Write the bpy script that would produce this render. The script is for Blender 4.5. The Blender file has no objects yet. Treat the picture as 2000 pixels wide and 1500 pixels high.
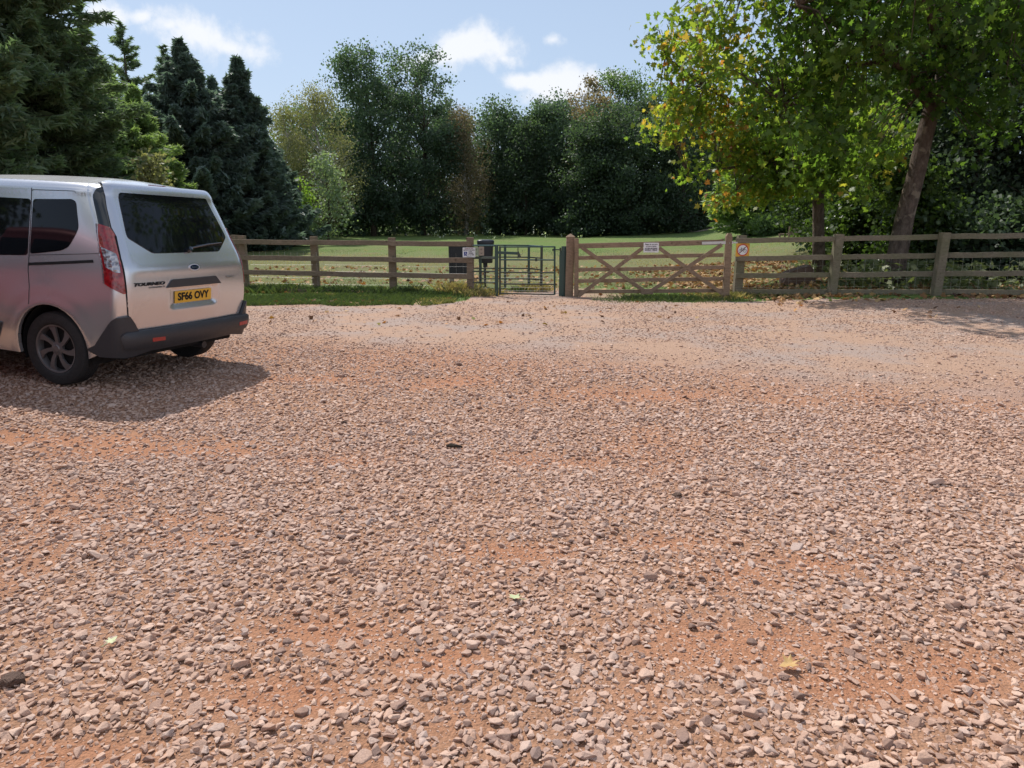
import bpy, bmesh, math, random
import numpy as np
from mathutils import Vector, Matrix, Euler
from mathutils.geometry import delaunay_2d_cdt

R = math.radians
rng = np.random.default_rng(7)
random.seed(7)
scene = bpy.context.scene
COL = scene.collection

# ------------------------------------------------------------------ camera
CAM_F, CAM_P, CAM_H = 1400.0, 0.2195, 1.4653        # focal length (px of 2000), pitch, height
cam_d = bpy.data.cameras.new('camera'); cam = bpy.data.objects.new('camera', cam_d); COL.objects.link(cam)
cam_d.sensor_width = 36.0; cam_d.lens = 36.0 * CAM_F / 2000.0
cam_d.clip_start = 0.05; cam_d.clip_end = 2000
cam.location = (0, 0, CAM_H); cam.rotation_euler = (math.pi / 2 - CAM_P, 0, 0)
scene.camera = cam

def ray(u, v):
    a = (u - 1000) / CAM_F; b = (750 - v) / CAM_F; c, s = math.cos(CAM_P), math.sin(CAM_P)
    return a, c + b * s, -s + b * c
def at(u, v, Y):
    """the point at distance Y in front of the viewpoint seen in direction (u, v) of the survey photo"""
    a, b, c = ray(u, v); k = Y / b
    return Vector((a * k, Y, CAM_H + c * k))

# ------------------------------------------------------------------ helpers
def tag(o, label=None, cat=None, group=None, kind=None):
    if label: o['label'] = label
    if cat: o['category'] = cat
    if group: o['group'] = group
    if kind: o['kind'] = kind
    return o
def empty(name, loc=(0, 0, 0), label=None, cat=None, group=None):
    o = bpy.data.objects.new(name, None); COL.objects.link(o); o.location = loc
    o.empty_display_size = .1
    return tag(o, label, cat, group)
def link(name, me, mat=None, parent=None, smooth=False, sharp=None):
    o = bpy.data.objects.new(name, me); COL.objects.link(o)
    if mat is not None:
        for m in (mat if isinstance(mat, (list, tuple)) else [mat]): me.materials.append(m)
    if parent is not None:
        o.parent = parent
    if smooth:
        me.polygons.foreach_set('use_smooth', np.ones(len(me.polygons), bool))
        if sharp: me.set_sharp_from_angle(angle=sharp)
    return o
def np_mesh(name, verts, faces):
    """verts (N,3), faces (M,k) -> mesh"""
    me = bpy.data.meshes.new(name)
    verts = np.asarray(verts, np.float32); faces = np.asarray(faces, np.int32)
    me.vertices.add(len(verts)); me.vertices.foreach_set('co', verts.ravel())
    M, k = faces.shape
    me.loops.add(M * k); me.loops.foreach_set('vertex_index', faces.ravel())
    me.polygons.add(M); me.polygons.foreach_set('loop_start', np.arange(0, M * k, k, dtype=np.int32))
    me.update(calc_edges=True); me.validate()
    return me
class MB:
    """collects boxes, bars and tubes that become ONE mesh"""
    def __init__(s): s.v = []; s.f = []
    def add(s, vs, fs):
        n = len(s.v); s.v += [tuple(v) for v in vs]; s.f += [tuple(i + n for i in f) for f in fs]
        return s
    def bar(s, a, b, w, h, up=(0, 0, 1), bev=0.0, jit=0.0):
        """a rectangular bar from a to b: w across, h along 'up', with chamfered long edges"""
        a = Vector(a); b = Vector(b); d = (b - a).normalized(); u = Vector(up)
        sd = d.cross(u).normalized(); u = sd.cross(d).normalized()
        bev = bev or min(w, h) * .08
        pr = [(-w/2+bev, -h/2), (w/2-bev, -h/2), (w/2, -h/2+bev), (w/2, h/2-bev), (w/2-bev, h/2), (-w/2+bev, h/2), (-w/2, h/2-bev), (-w/2, -h/2+bev)]
        n = max(2, int((b - a).length / .35) + 1) if jit else 2
        vs = []
        for i in range(n):
            t = i / (n - 1); c = a.lerp(b, t)
            o = (u * random.uniform(-jit, jit) + sd * random.uniform(-jit, jit)) if 0 < i < n - 1 else Vector()
            vs += [c + o + sd * x + u * y for x, y in pr]
        fs = [tuple(range(7, -1, -1)), tuple(8 * (n - 1) + i for i in range(8))]
        for i in range(n - 1):
            fs += [(8*i+j, 8*i+(j+1) % 8, 8*(i+1)+(j+1) % 8, 8*(i+1)+j) for j in range(8)]
        return s.add(vs, fs)
    def tube(s, pts, rad, k=8, cap=True):
        pts = [Vector(p) for p in pts]
        if not hasattr(rad, '__len__'): rad = [rad] * len(pts)
        vs = []; fs = []; ref = Vector((0.31, 0.17, 0.93)).normalized()
        for i, p in enumerate(pts):
            d = (pts[min(i + 1, len(pts) - 1)] - pts[max(i - 1, 0)]).normalized()
            if abs(d.dot(ref)) > .95: r2 = Vector((1, 0, 0))
            else: r2 = ref
            a = d.cross(r2).normalized(); b = d.cross(a).normalized()
            for j in range(k):
                t = 2 * math.pi * j / k
                vs.append(p + (a * math.cos(t) + b * math.sin(t)) * rad[i])
        for i in range(len(pts) - 1):
            fs += [(k*i+j, k*i+(j+1) % k, k*(i+1)+(j+1) % k, k*(i+1)+j) for j in range(k)]
        if cap: fs += [tuple(range(k)), tuple(k * (len(pts) - 1) + j for j in range(k - 1, -1, -1))]
        return s.add(vs, fs)
    def lathe(s, prof, k=48, M=None, close=False):
        vs = []; n = len(prof)
        for j in range(k):
            t = 2 * math.pi * j / k
            for r, z in prof: vs.append(Vector((r * math.cos(t), r * math.sin(t), z)))
        if M is not None: vs = [M @ v for v in vs]
        fs = []
        for j in range(k):
            for i in range(n - 1 + (1 if close else 0)):
                i2 = (i + 1) % n
                fs.append((n*j+i, n*((j+1) % k)+i, n*((j+1) % k)+i2, n*j+i2))
        return s.add(vs, fs)
    def prism(s, poly, z0, z1, M=None):
        n = len(poly)
        vs = [Vector((x, y, z0)) for x, y in poly] + [Vector((x, y, z1)) for x, y in poly]
        if M is not None: vs = [M @ v for v in vs]
        return s.add(vs, [tuple(range(n - 1, -1, -1)), tuple(range(n, 2 * n))] + [(i, (i+1) % n, n+(i+1) % n, n+i) for i in range(n)])
    def mesh(s, name):
        me = bpy.data.meshes.new(name); me.from_pydata([tuple(v) for v in s.v], [], s.f); me.update()
        bm = bmesh.new(); bm.from_mesh(me); bmesh.ops.recalc_face_normals(bm, faces=bm.faces); bm.to_mesh(me); bm.free()
        return me
    def build(s, name, mat, parent=None, smooth=True, sharp=0.6):
        return link(name, s.mesh(name), mat, parent, smooth, sharp)

# value noise for terrain and masks (vectorised)
_tab = np.random.default_rng(3).random((256, 256))
def vnoise(x, y, sc):
    x = np.asarray(x, float) / sc + 1000.37; y = np.asarray(y, float) / sc + 1000.71
    xi = np.floor(x).astype(int); yi = np.floor(y).astype(int); fx = x - xi; fy = y - yi
    fx = fx * fx * (3 - 2 * fx); fy = fy * fy * (3 - 2 * fy)
    g = lambda a, b: _tab[a & 255, b & 255]
    return (g(xi, yi)*(1-fx)+g(xi+1, yi)*fx)*(1-fy)+(g(xi, yi+1)*(1-fx)+g(xi+1, yi+1)*fx)*fy
def fbm(x, y, sc, n=4):
    r = 0; a = 1; t = 0
    for i in range(n):
        r = r + a * vnoise(x + 17.3 * i, y - 9.1 * i, sc / 2 ** i); t += a; a *= .5
    return r / t
def sst(x, a, b):
    t = np.clip((np.asarray(x, float) - a) / (b - a), 0, 1); return t * t * (3 - 2 * t)

# ------------------------------------------------------------------ terrain
def edge_y(x):
    """where the gravel stops and the grass begins"""
    b = np.interp(x, [-40, -7, -1.3, -0.9, -.75, 1.25, 1.7, 5.0, 7.0, 12, 40], [13.0, 13.3, 13.6, 13.9, 16.4, 16.6, 13.95, 13.9, 13.3, 12.6, 12.6])
    return b + (fbm(x, 0 * np.asarray(x, float), .7, 4) - .5) * .9
def terrain(x, y):
    x = np.asarray(x, float); y = np.asarray(y, float)
    z = .0487 * np.maximum(0, -x - 3.0 + (.5 * 0)) * (1 - sst(y, 9, 14)) * 1.0
    z = np.minimum(z, .55)
    z = z + .13 * sst(x, 4.2, 8) * sst(y, 8, 13)
    z = z + .0125 * np.maximum(0, y - 15.5) * sst(y, 15, 24)
    z = z + .42 * sst(x, 8, 20) * sst(y, 26, 56) + .50 * sst(x - .2 * (y - 33), 9, 13) * sst(y, 19, 32)
    z = np.where(y > 80, z * 1.0, z)
    return z
def loose(x, y):
    """1 where stones lie loose, 0 on the compacted sandy part"""
    d = y - (7.6 - .33 * np.clip(x, -6, 9) * 1.0) + (fbm(x, y, 2.2, 3) - .5) * 3.2
    return 1 - sst(d, -1.0, 1.6)
def bare(x, y):
    """patches of bare orange soil"""
    n = fbm(x + 3.1, y * .8 + 9.2, 1.15, 4) + .22 * (fbm(x - 5, y + 4, .28, 2) - .5)
    b = .50 * sst(n, .53, .68)
    wob = (fbm(x + 7, y - 3, .45, 4) - .5) * 1.5
    for (u, v, rx, ry) in BARE:
        a, q, c = ray(u, v); t = CAM_H / -c; px0, py0 = a * t, q * t
        d = np.sqrt(((x - px0) / rx) ** 2 + ((y - py0) / ry) ** 2) + wob
        b = np.maximum(b, .95 * (1 - sst(d, .1, 1.6)))
    return np.clip(b, 0, 1)
# the larger bare patches of orange soil: place in the survey photo, half width and half depth in metres
BARE = [(330, 880, .9, .28), (640, 900, .45, .18), (860, 745, .7, .30), (640, 740, .8, .25), (1230, 770, .9, .3), (430, 1050, .38, .16), (330, 1010, .3, .12), (1000, 1075, .28, .10), (620, 1230, .26, .13), (560, 1350, .28, .12), (1450, 1120, .30, .22), (1500, 1250, .42, .18), (1720, 1330, .40, .14),
        (1600, 1100, .35, .15), (1850, 1290, .25, .10), (1100, 900, .5, .16), (90, 1470, .22, .08), (850, 1290, .15, .07), (1300, 1060, .3, .10), (130, 860, .9, .2)]
def micro(x, y):
    l = loose(x, y)
    m = (fbm(x, y, .5, 4) - .5) * .035 * (.35 + .65 * l) + (fbm(x + 30, y, .09, 2) - .5) * .012 * (.3 + .7 * l) - .012 * bare(x, y) * l
    return m * (1 - sst(np.asarray(y, float), 12.5, 14))
def ground_z(x, y): return terrain(x, y) + micro(x, y)
# ------------------------------------------------------------------ materials
class NT:
    def __init__(s, name):
        s.m = bpy.data.materials.new(name); s.m.use_nodes = True; s.t = s.m.node_tree; s.t.nodes.clear()
        s.out = s.t.nodes.new('ShaderNodeOutputMaterial')
    def n(s, typ, **k):
        nd = s.t.nodes.new('ShaderNode' + typ); ins = k.pop('ins', {})
        for a, b in k.items(): setattr(nd, a, b)
        for a, b in ins.items():
            if isinstance(b, bpy.types.NodeSocket): s.t.links.new(b, nd.inputs[a])
            else: nd.inputs[a].default_value = b
        return nd
    def l(s, a, b): s.t.links.new(a, b)
    def noise(s, vec, scale, detail=4, rough=.6, w=None):
        return s.n('TexNoise', ins={'Vector': vec, 'Scale': scale, 'Detail': detail, 'Roughness': rough}).outputs['Fac']
    def ramp(s, fac, stops, interp='LINEAR'):
        nd = s.t.nodes.new('ShaderNodeValToRGB'); s.l(fac, nd.inputs[0]); cr = nd.color_ramp; cr.interpolation = interp
        while len(cr.elements) > 1: cr.elements.remove(cr.elements[-1])
        cr.elements[0].position = stops[0][0]; cr.elements[0].color = c4(stops[0][1])
        for p, c in stops[1:]:
            e = cr.elements.new(p); e.color = c4(c)
        return nd.outputs[0]
    def mix(s, f, a, b, bt='MIX'):
        nd = s.t.nodes.new('ShaderNodeMix'); nd.data_type = 'RGBA'; nd.blend_type = bt
        for i, v in ((0, f), (6, a), (7, b)):
            if isinstance(v, bpy.types.NodeSocket): s.l(v, nd.inputs[i])
            elif i == 0: nd.inputs[0].default_value = v
            else: nd.inputs[i].default_value = c4(v)
        return nd.outputs[2]
    def math(s, op, a, b=None):
        nd = s.t.nodes.new('ShaderNodeMath'); nd.operation = op
        for i, v in ((0, a), (1, b)):
            if v is None: continue
            if isinstance(v, bpy.types.NodeSocket): s.l(v, nd.inputs[i])
            else: nd.inputs[i].default_value = v
        return nd.outputs[0]
    def bump(s, h, dist=.01, strength=1.0, normal=None):
        nd = s.n('Bump', ins={'Height': h, 'Distance': dist, 'Strength': strength})
        if normal is not None: s.l(normal, nd.inputs['Normal'])
        return nd.outputs[0]
    def bsdf(s, **k):
        nd = s.t.nodes.new('ShaderNodeBsdfPrincipled')
        for a, b in k.items():
            a = a.replace('_', ' ')
            if isinstance(b, bpy.types.NodeSocket): s.l(b, nd.inputs[a])
            else: nd.inputs[a].default_value = c4(b) if isinstance(b, tuple) and len(b) == 3 else b
        s.l(nd.outputs[0], s.out.inputs[0]); return nd
def c4(c): return tuple(c) + (1,) if len(c) == 3 else tuple(c)

def pos(t): return t.n('NewGeometry').outputs['Position']
def objc(t): return t.n('TexCoord').outputs['Object']

def simple(name, col, rough=.5, metal=0, var=.15, scale=8, coat=0, bump=0, spec=.5):
    t = NT(name); v = objc(t); nz = t.noise(v, scale, 5, .65)
    c = t.mix(nz, tuple(x * (1 - var) for x in col), tuple(min(1, x * (1 + var)) for x in col))
    r = t.ramp(t.noise(v, scale * 2.3, 4), [(.3, (rough * .85,) * 3), (.7, (min(1, rough * 1.15),) * 3)])
    k = dict(Base_Color=c, Metallic=metal, Roughness=r, Coat_Weight=coat, Coat_Roughness=.06)
    k['Specular_IOR_Level'] = spec
    if bump: k['Normal'] = t.bump(t.noise(v, scale * 12, 3), bump)
    t.bsdf(**k); return t.m

def soil_mat():
    t = NT('gravel_soil'); p = pos(t); at_l = t.n('Attribute', attribute_name='loose').outputs['Fac']; at_b = t.n('Attribute', attribute_name='bare').outputs['Fac']
    n1 = t.noise(p, .9, 6, .6); n2 = t.noise(p, 9, 6, .7); n3 = t.noise(p, 60, 5, .75)
    sandy = t.mix(n2, (.385, .24, .168), (.50, .335, .242))
    grey = t.mix(t.ramp(n1, [(.46, (0,)*3), (.6, (1,)*3)]), sandy, (.39, .295, .25))
    orange = t.mix(n2, (.33, .135, .07), (.51, .265, .155))
    under = t.mix(at_b, t.mix(n2, (.32, .17, .10), (.46, .26, .165)), orange)
    base = t.mix(at_l, grey, under)
    base = t.mix(t.ramp(n3, [(.35, (.78,)*3), (.62, (1.1,)*3)]), (0, 0, 0), base) if False else t.mix(1.0, base, t.ramp(n3, [(.3, (.68,)*3), (.5, (.97,)*3), (.7, (1.0,)*3)]), 'MULTIPLY')
    vor = t.n('TexVoronoi', ins={'Vector': p, 'Scale': 95.0, 'Randomness': 1.0})
    chips = t.ramp(vor.outputs['Color'], [(.0, (.75,)*3), (.6, (1.0,)*3), (1, (1.15,)*3)])
    base = t.mix(.6, base, t.mix(1.0, base, chips, 'MULTIPLY'))
    vor2 = t.n('TexVoronoi', ins={'Vector': p, 'Scale': 42.0, 'Randomness': 1.0})
    h = t.math('ADD', t.math('MULTIPLY', vor.outputs['Distance'], -.5), t.math('ADD', t.math('MULTIPLY', vor2.outputs['Distance'], -.6), t.math('MULTIPLY', n3, .8)))
    t.bsdf(Base_Color=base, Roughness=.95, Specular_IOR_Level=.2, Normal=t.bump(h, .012, .9)); return t.m

def stone_mat():
    t = NT('crushed_stone'); oi = t.n('ObjectInfo').outputs['Random']; p = pos(t); o = objc(t)
    c = t.ramp(oi, [(0, (.17, .115, .10)), (.05, (.33, .21, .165)), (.18, (.47, .30, .225)), (.6, (.565, .375, .285)), (.88, (.65, .46, .36)), (1, (.50, .38, .33))])
    n = t.noise(p, 22, 5, .7); n0 = t.noise(p, .8, 4, .6)
    c = t.mix(t.ramp(n, [(.42, (0,)*3), (.78, (.55,)*3)]), c, (.50, .30, .20))
    c = t.mix(t.ramp(n0, [(.45, (0,)*3), (.62, (.30,)*3)]), c, (.50, .39, .345))
    c = t.mix(1.0, c, t.ramp(t.noise(p, 160, 4, .7), [(.3, (.78,)*3), (.65, (1,)*3)]), 'MULTIPLY')
    t.bsdf(Base_Color=c, Roughness=.88, Specular_IOR_Level=.3, Normal=t.bump(t.noise(p, 130, 5, .7), .004, .8)); return t.m

def meadow_mat():
    t = NT('meadow_turf'); p = pos(t)
    sep = t.n('SeparateXYZ', ins={0: p}); y = sep.outputs[1]; x = sep.outputs[0]
    mp = t.n('Mapping', ins={'Vector': p, 'Scale': (1, .45, 1)}).outputs[0]
    n1 = t.noise(mp, .22, 5, .6); n2 = t.noise(mp, 1.3, 6, .65); n3 = t.noise(p, 22, 6, .75); n4 = t.noise(p, 5.5, 5, .7)
    green = t.mix(n3, (.062, .115, .028), (.16, .25, .065))
    dry = t.mix(n3, (.13, .120, .060), (.25, .225, .12))
    olive = t.mix(n3, (.105, .145, .04), (.21, .25, .085))
    band = t.ramp(t.math('DIVIDE', y, 70.0), [(.19, (0.0,)*3), (.235, (.12,)*3), (.26, (.7,)*3), (.38, (.8,)*3), (.5, (.25,)*3), (1, (.15,)*3)])
    f = t.math('ADD', t.math('MULTIPLY', t.math('SUBTRACT', n2, .5), 1.6), t.math('ADD', band, t.math('MULTIPLY', t.math('SUBTRACT', n1, .5), 1.2)))
    c = t.mix(t.ramp(f, [(.1, (0,)*3), (.75, (1,)*3)]), green, dry)
    c = t.mix(t.ramp(n4, [(.40, (0,)*3), (.62, (.7,)*3)]), c, olive)
    earth = t.mix(n3, (.33, .23, .155), (.46, .34, .24))
    # worn earth in the gateway
    gx = t.math('ABSOLUTE', t.math('SUBTRACT', x, 1.2)); gy = t.math('ABSOLUTE', t.math('SUBTRACT', y, 15.3))
    g = t.math('ADD', t.math('ADD', t.math('MULTIPLY', gx, .55), t.math('MULTIPLY', gy, .30)), t.math('MULTIPLY', t.math('SUBTRACT', n2, .5), 2.2))
    c = t.mix(t.ramp(g, [(.45, (1,)*3), (.95, (0,)*3)]), c, earth)
    t.bsdf(Base_Color=c, Roughness=.95, Specular_IOR_Level=.15, Normal=t.bump(t.math('ADD', n3, n4), .05, .8)); return t.m

def leaf_mat(name, dark, light, trans=.45, tint=None, extra=None, rough=.55):
    """tone is stored per leaf: 0 dark .. 1 light; extra = list of (position, colour) that replaces the ramp"""
    t = NT(name); a = t.n('Attribute', attribute_name='tone').outputs['Fac']
    stops = extra or [(0, dark), (1, light)]
    c = t.ramp(a, stops)
    d = t.n('BsdfPrincipled', ins={'Base Color': c, 'Roughness': rough, 'Specular IOR Level': .35})
    tr = t.n('BsdfTranslucent', ins={'Color': t.mix(1.0, c, tint or (1.5, 1.7, .7), 'MULTIPLY')})
    m = t.n('MixShader', ins={0: trans, 1: d.outputs[0], 2: tr.outputs[0]})
    t.l(m.outputs[0], t.out.inputs[0]); return t.m

def wood_mat(name, a, b, green=0.0):
    t = NT(name); o = objc(t); p = pos(t)
    mp = t.n('Mapping', ins={'Vector': p, 'Scale': (1, 1, 1)}).outputs[0]
    n = t.noise(mp, 3.5, 6, .7); g = t.noise(t.n('Mapping', ins={'Vector': p, 'Scale': (.25, 1, 1)}).outputs[0], 45, 5, .7)
    c = t.mix(n, a, b); c = t.mix(1.0, c, t.ramp(g, [(.3, (.62,)*3), (.6, (1,)*3)]), 'MULTIPLY')
    if green: c = t.mix(t.ramp(t.noise(p, 2.2, 4), [(.4, (0,)*3), (.65, (green,)*3)]), c, (.12, .13, .06))
    c = t.mix(t.ramp(t.noise(p, 14, 3), [(.62, (0,)*3), (.70, (.6,)*3)]), c, tuple(x * .4 for x in a))
    t.bsdf(Base_Color=c, Roughness=.85, Specular_IOR_Level=.2, Normal=t.bump(g, .006, .8)); return t.m

def bark_mat(name, a, b, spots=None):
    t = NT(name); p = pos(t)
    n = t.noise(t.n('Mapping', ins={'Vector': p, 'Scale': (1, 1, .45)}).outputs[0], 9, 6, .7)
    c = t.mix(t.ramp(n, [(.35, (0,)*3), (.65, (1,)*3)]), a, b)
    if spots: c = t.mix(t.ramp(t.noise(p, 4.5, 3, .5), [(.60, (0,)*3), (.66, (.8,)*3)]), c, spots)
    t.bsdf(Base_Color=c, Roughness=.9, Specular_IOR_Level=.2, Normal=t.bump(t.noise(t.n('Mapping', ins={'Vector': p, 'Scale': (1, 1, .35)}).outputs[0], 28, 6, .75), .07, 1.0)); return t.m

M = {}
M['soil'] = soil_mat(); M['stone'] = stone_mat(); M['meadow'] = meadow_mat()
M['fence'] = wood_mat('weathered_timber', (.17, .12, .085), (.34, .25, .185), .25)
M['fence_old'] = wood_mat('mossy_timber', (.17, .14, .10), (.29, .245, .18), .5)
M['gatewood'] = wood_mat('gate_timber', (.21, .14, .095), (.37, .262, .185), .12)
M['green_metal'] = simple('dark_green_paint', (.011, .050, .043), .35, 0, .25, 9, .2)
M['green_rust'] = simple('worn_green_steel', (.045, .055, .042), .5, .2, .45, 14)
M['galv'] = simple('galvanised_steel', (.50, .50, .49), .42, .8, .15, 20)
M['black_plastic'] = simple('black_plastic', (.018, .020, .028), .42, 0, .2, 8)
M['black_board'] = simple('black_painted_board', (.022, .021, .026), .6, 0, .3, 10)
M['paint'] = None
M['bark'] = bark_mat('plane_bark', (.075, .055, .045), (.20, .155, .125), (.30, .25, .19))
M['bark_dark'] = bark_mat('dark_bark', (.045, .035, .028), (.12, .095, .07))
M['bark_birch'] = bark_mat('birch_bark', (.30, .28, .25), (.50, .47, .42))
M['rock'] = None
# ------------------------------------------------------------------ ground: one graded grid, split into car park and meadow
def graded(lo, hi, step, far_lo, far_hi, g=1.13):
    a = list(np.arange(lo, hi + 1e-6, step)); s = step; x = hi
    while x < far_hi: s = min(s * g, 30); x += s; a.append(x)
    s = step; x = lo
    while x > far_lo: s = min(s * g, 30); x -= s; a.insert(0, x)
    return np.array(a)
gx = graded(-9.0, 9.0, .045, -420, 420); gy = graded(.9, 16.8, .045, -120, 650)
X, Y = np.meshgrid(gx, gy); Z = ground_z(X, Y)
nx, ny = len(gx), len(gy)
V = np.stack([X, Y, Z], -1).reshape(-1, 3)
i = np.arange(ny - 1)[:, None] * nx + np.arange(nx - 1)[None, :]
Fq = np.stack([i, i + 1, i + 1 + nx, i + nx], -1).reshape(-1, 4)
fc = V[Fq].mean(1)
is_meadow = fc[:, 1] > edge_y(fc[:, 0])
def sub(name, mask, mat):
    f = Fq[mask]; u, inv = np.unique(f.ravel(), return_inverse=True)
    me = np_mesh(name, V[u], inv.reshape(-1, 4))
    for nm, fn in (('loose', loose), ('bare', bare)):
        at_ = me.attributes.new(nm, 'FLOAT', 'POINT'); at_.data.foreach_set('value', np.asarray(fn(V[u][:, 0], V[u][:, 1]), np.float32))
    return tag(link(name, me, mat, smooth=True), kind='structure')
car_park = sub('gravel_car_park', ~is_meadow, M['soil']); car_park['label'] = 'pinkish gravel car park with patches of orange soil'; car_park['category'] = 'ground'
meadow = sub('meadow', is_meadow, M['meadow']); meadow['label'] = 'dry green meadow beyond the timber fence'; meadow['category'] = 'field'

# ------------------------------------------------------------------ loose stones (instances on a point cloud)
stones = bpy.data.collections.new('crushed_stone_shapes')
def hull(seed, n, flat, lumpy):
    r = np.random.default_rng(seed); bm = bmesh.new()
    for _ in range(n):
        d = r.normal(size=3); d /= np.linalg.norm(d); d *= 1 + r.uniform(-lumpy, lumpy)
        bm.verts.new((d[0] * .5, d[1] * .5 * r.uniform(.86, 1.1), d[2] * .5 * flat))
    g = bmesh.ops.convex_hull(bm, input=bm.verts)
    bmesh.ops.delete(bm, geom=[e for e in g['geom_interior'] if isinstance(e, bmesh.types.BMVert)], context='VERTS')
    bmesh.ops.dissolve_limit(bm, angle_limit=.22, verts=bm.verts, edges=bm.edges)
    bmesh.ops.bevel(bm, geom=list(bm.edges), offset=.03, segments=1, affect='EDGES', profile=.6)
    me = bpy.data.meshes.new('stone_chip'); bm.to_mesh(me); bm.free(); me.materials.append(M['stone'])
    return me
NS = 12
for k in range(NS):
    stones.objects.link(bpy.data.objects.new('stone_chip', hull(40 + k, [9, 11, 13, 16][k % 4], [.5, .6, .78][k % 3], .16)))
def stone_points():
    P = []; Sc = []
    def layer(y0, y1, step, s0, s1, dens, seed, sink=.2):
        r = np.random.default_rng(seed)
        xs = np.arange(-16, 16, step); ys = np.arange(y0, y1, step)
        X, Y = np.meshgrid(xs, ys); X = (X + r.uniform(-.55, .55, X.shape) * step).ravel(); Y = (Y + r.uniform(-.55, .55, Y.shape) * step).ravel()
        keep = (np.abs(X) < .80 * Y + 1.3) & (Y < edge_y(X) + .1) & (r.random(X.shape) < dens(X, Y)) & (X > -12)
        X = X[keep]; Y = Y[keep]; n = len(X)
        s = s0 + (s1 - s0) * r.random(n) ** 1.7
        P.append(np.stack([X, Y, ground_z(X, Y) + s * sink * r.uniform(-.25, 1.1, n)], 1))
        Sc.append(np.stack([s * r.uniform(.9, 1.3, n), s * r.uniform(.78, 1.05, n), s * r.uniform(.65, 1.05, n)], 1))
    nearf = lambda x, y: loose(x, y) * (1 - .78 * bare(x, y))
    layer(.9, 5.5, .031, .021, .046, lambda x, y: .96 * nearf(x, y), 1)
    layer(.9, 5.5, .038, .018, .038, lambda x, y: .80 * nearf(x, y) ** 1.5, 12)
    layer(.9, 7.5, .080, .042, .060, lambda x, y: .42 * nearf(x, y), 10)
    layer(5.5, 11.5, .034, .020, .046, lambda x, y: .95 * nearf(x, y), 2)
    layer(.9, 11.0, .24, .055, .082, lambda x, y: .34 * nearf(x, y) + .01, 3)
    layer(.9, 4.5, .0155, .006, .018, lambda x, y: .62 * loose(x, y) + .1, 4)
    layer(4.0, 9.5, .028, .008, .022, lambda x, y: .50 * (.35 + .65 * loose(x, y)), 5)
    layer(9.0, 16.8, .048, .014, .044, lambda x, y: .80 * sst(fbm(x, y * .6, 1.6, 4), .36, .61) + .20 + .35 * loose(x, y), 6)
    layer(5.0, 16.8, .34, .035, .065, lambda x, y: .30 + 0 * x, 8)
    layer(4.5, 9.0, .040, .012, .038, lambda x, y: .55 * (1 - loose(x, y)) * sst(fbm(x, y, 1.1, 4), .38, .6) + .08, 9)
    return np.concatenate(P), np.concatenate(Sc)
P, Sc = stone_points(); n = len(P); print('stones', n)
me = bpy.data.meshes.new('loose_stones'); me.vertices.add(n); me.vertices.foreach_set('co', P.astype(np.float32).ravel())
r_ = np.random.default_rng(11)
rot = np.stack([r_.normal(0, .23, n), r_.normal(0, .23, n), r_.uniform(0, 6.283, n)], 1).astype(np.float32)
for nm, arr in (('rot', rot), ('scl', Sc.astype(np.float32))):
    a_ = me.attributes.new(nm, 'FLOAT_VECTOR', 'POINT'); a_.data.foreach_set('vector', arr.ravel())
a_ = me.attributes.new('idx', 'INT', 'POINT'); a_.data.foreach_set('value', r_.integers(0, NS, n).astype(np.int32))
gravel = link('loose_stones', me, M['stone']); tag(gravel, 'loose crushed pinkish stones spread over the car park', 'gravel', kind='stuff')
ng = bpy.data.node_groups.new('scatter_stones', 'GeometryNodeTree')
ng.interface.new_socket('Geometry', in_out='INPUT', socket_type='NodeSocketGeometry'); ng.interface.new_socket('Geometry', in_out='OUTPUT', socket_type='NodeSocketGeometry')
gi = ng.nodes.new('NodeGroupInput'); go = ng.nodes.new('NodeGroupOutput'); iop = ng.nodes.new('GeometryNodeInstanceOnPoints'); ci = ng.nodes.new('GeometryNodeCollectionInfo')
ci.inputs['Collection'].default_value = stones; ci.inputs['Separate Children'].default_value = True; ci.inputs['Reset Children'].default_value = True
def na(nm, ty):
    q = ng.nodes.new('GeometryNodeInputNamedAttribute'); q.data_type = ty; q.inputs['Name'].default_value = nm
    return [o for o in q.outputs if o.enabled and o.name == 'Attribute'][0]
L = ng.links
L.new(gi.outputs[0], iop.inputs['Points']); L.new(ci.outputs[0], iop.inputs['Instance']); iop.inputs['Pick Instance'].default_value = True
L.new(na('idx', 'INT'), iop.inputs['Instance Index']); L.new(na('scl', 'FLOAT_VECTOR'), iop.inputs['Scale'])
er = ng.nodes.new('FunctionNodeEulerToRotation'); L.new(na('rot', 'FLOAT_VECTOR'), er.inputs[0]); L.new(er.outputs[0], iop.inputs['Rotation'])
L.new(iop.outputs[0], go.inputs[0])
md = gravel.modifiers.new('scatter', 'NODES'); md.node_group = ng
# ------------------------------------------------------------------ fences, gates, signs, bins
def gnd(p, extra=0.0): return Vector((p.x, p.y, float(ground_z(p.x, p.y)) + extra))
def line_at(a, b):
    """rail line given by (u,v,Y) ends -> function t->point"""
    A, B = at(*a), at(*b); return lambda t: A.lerp(B, t)

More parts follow.
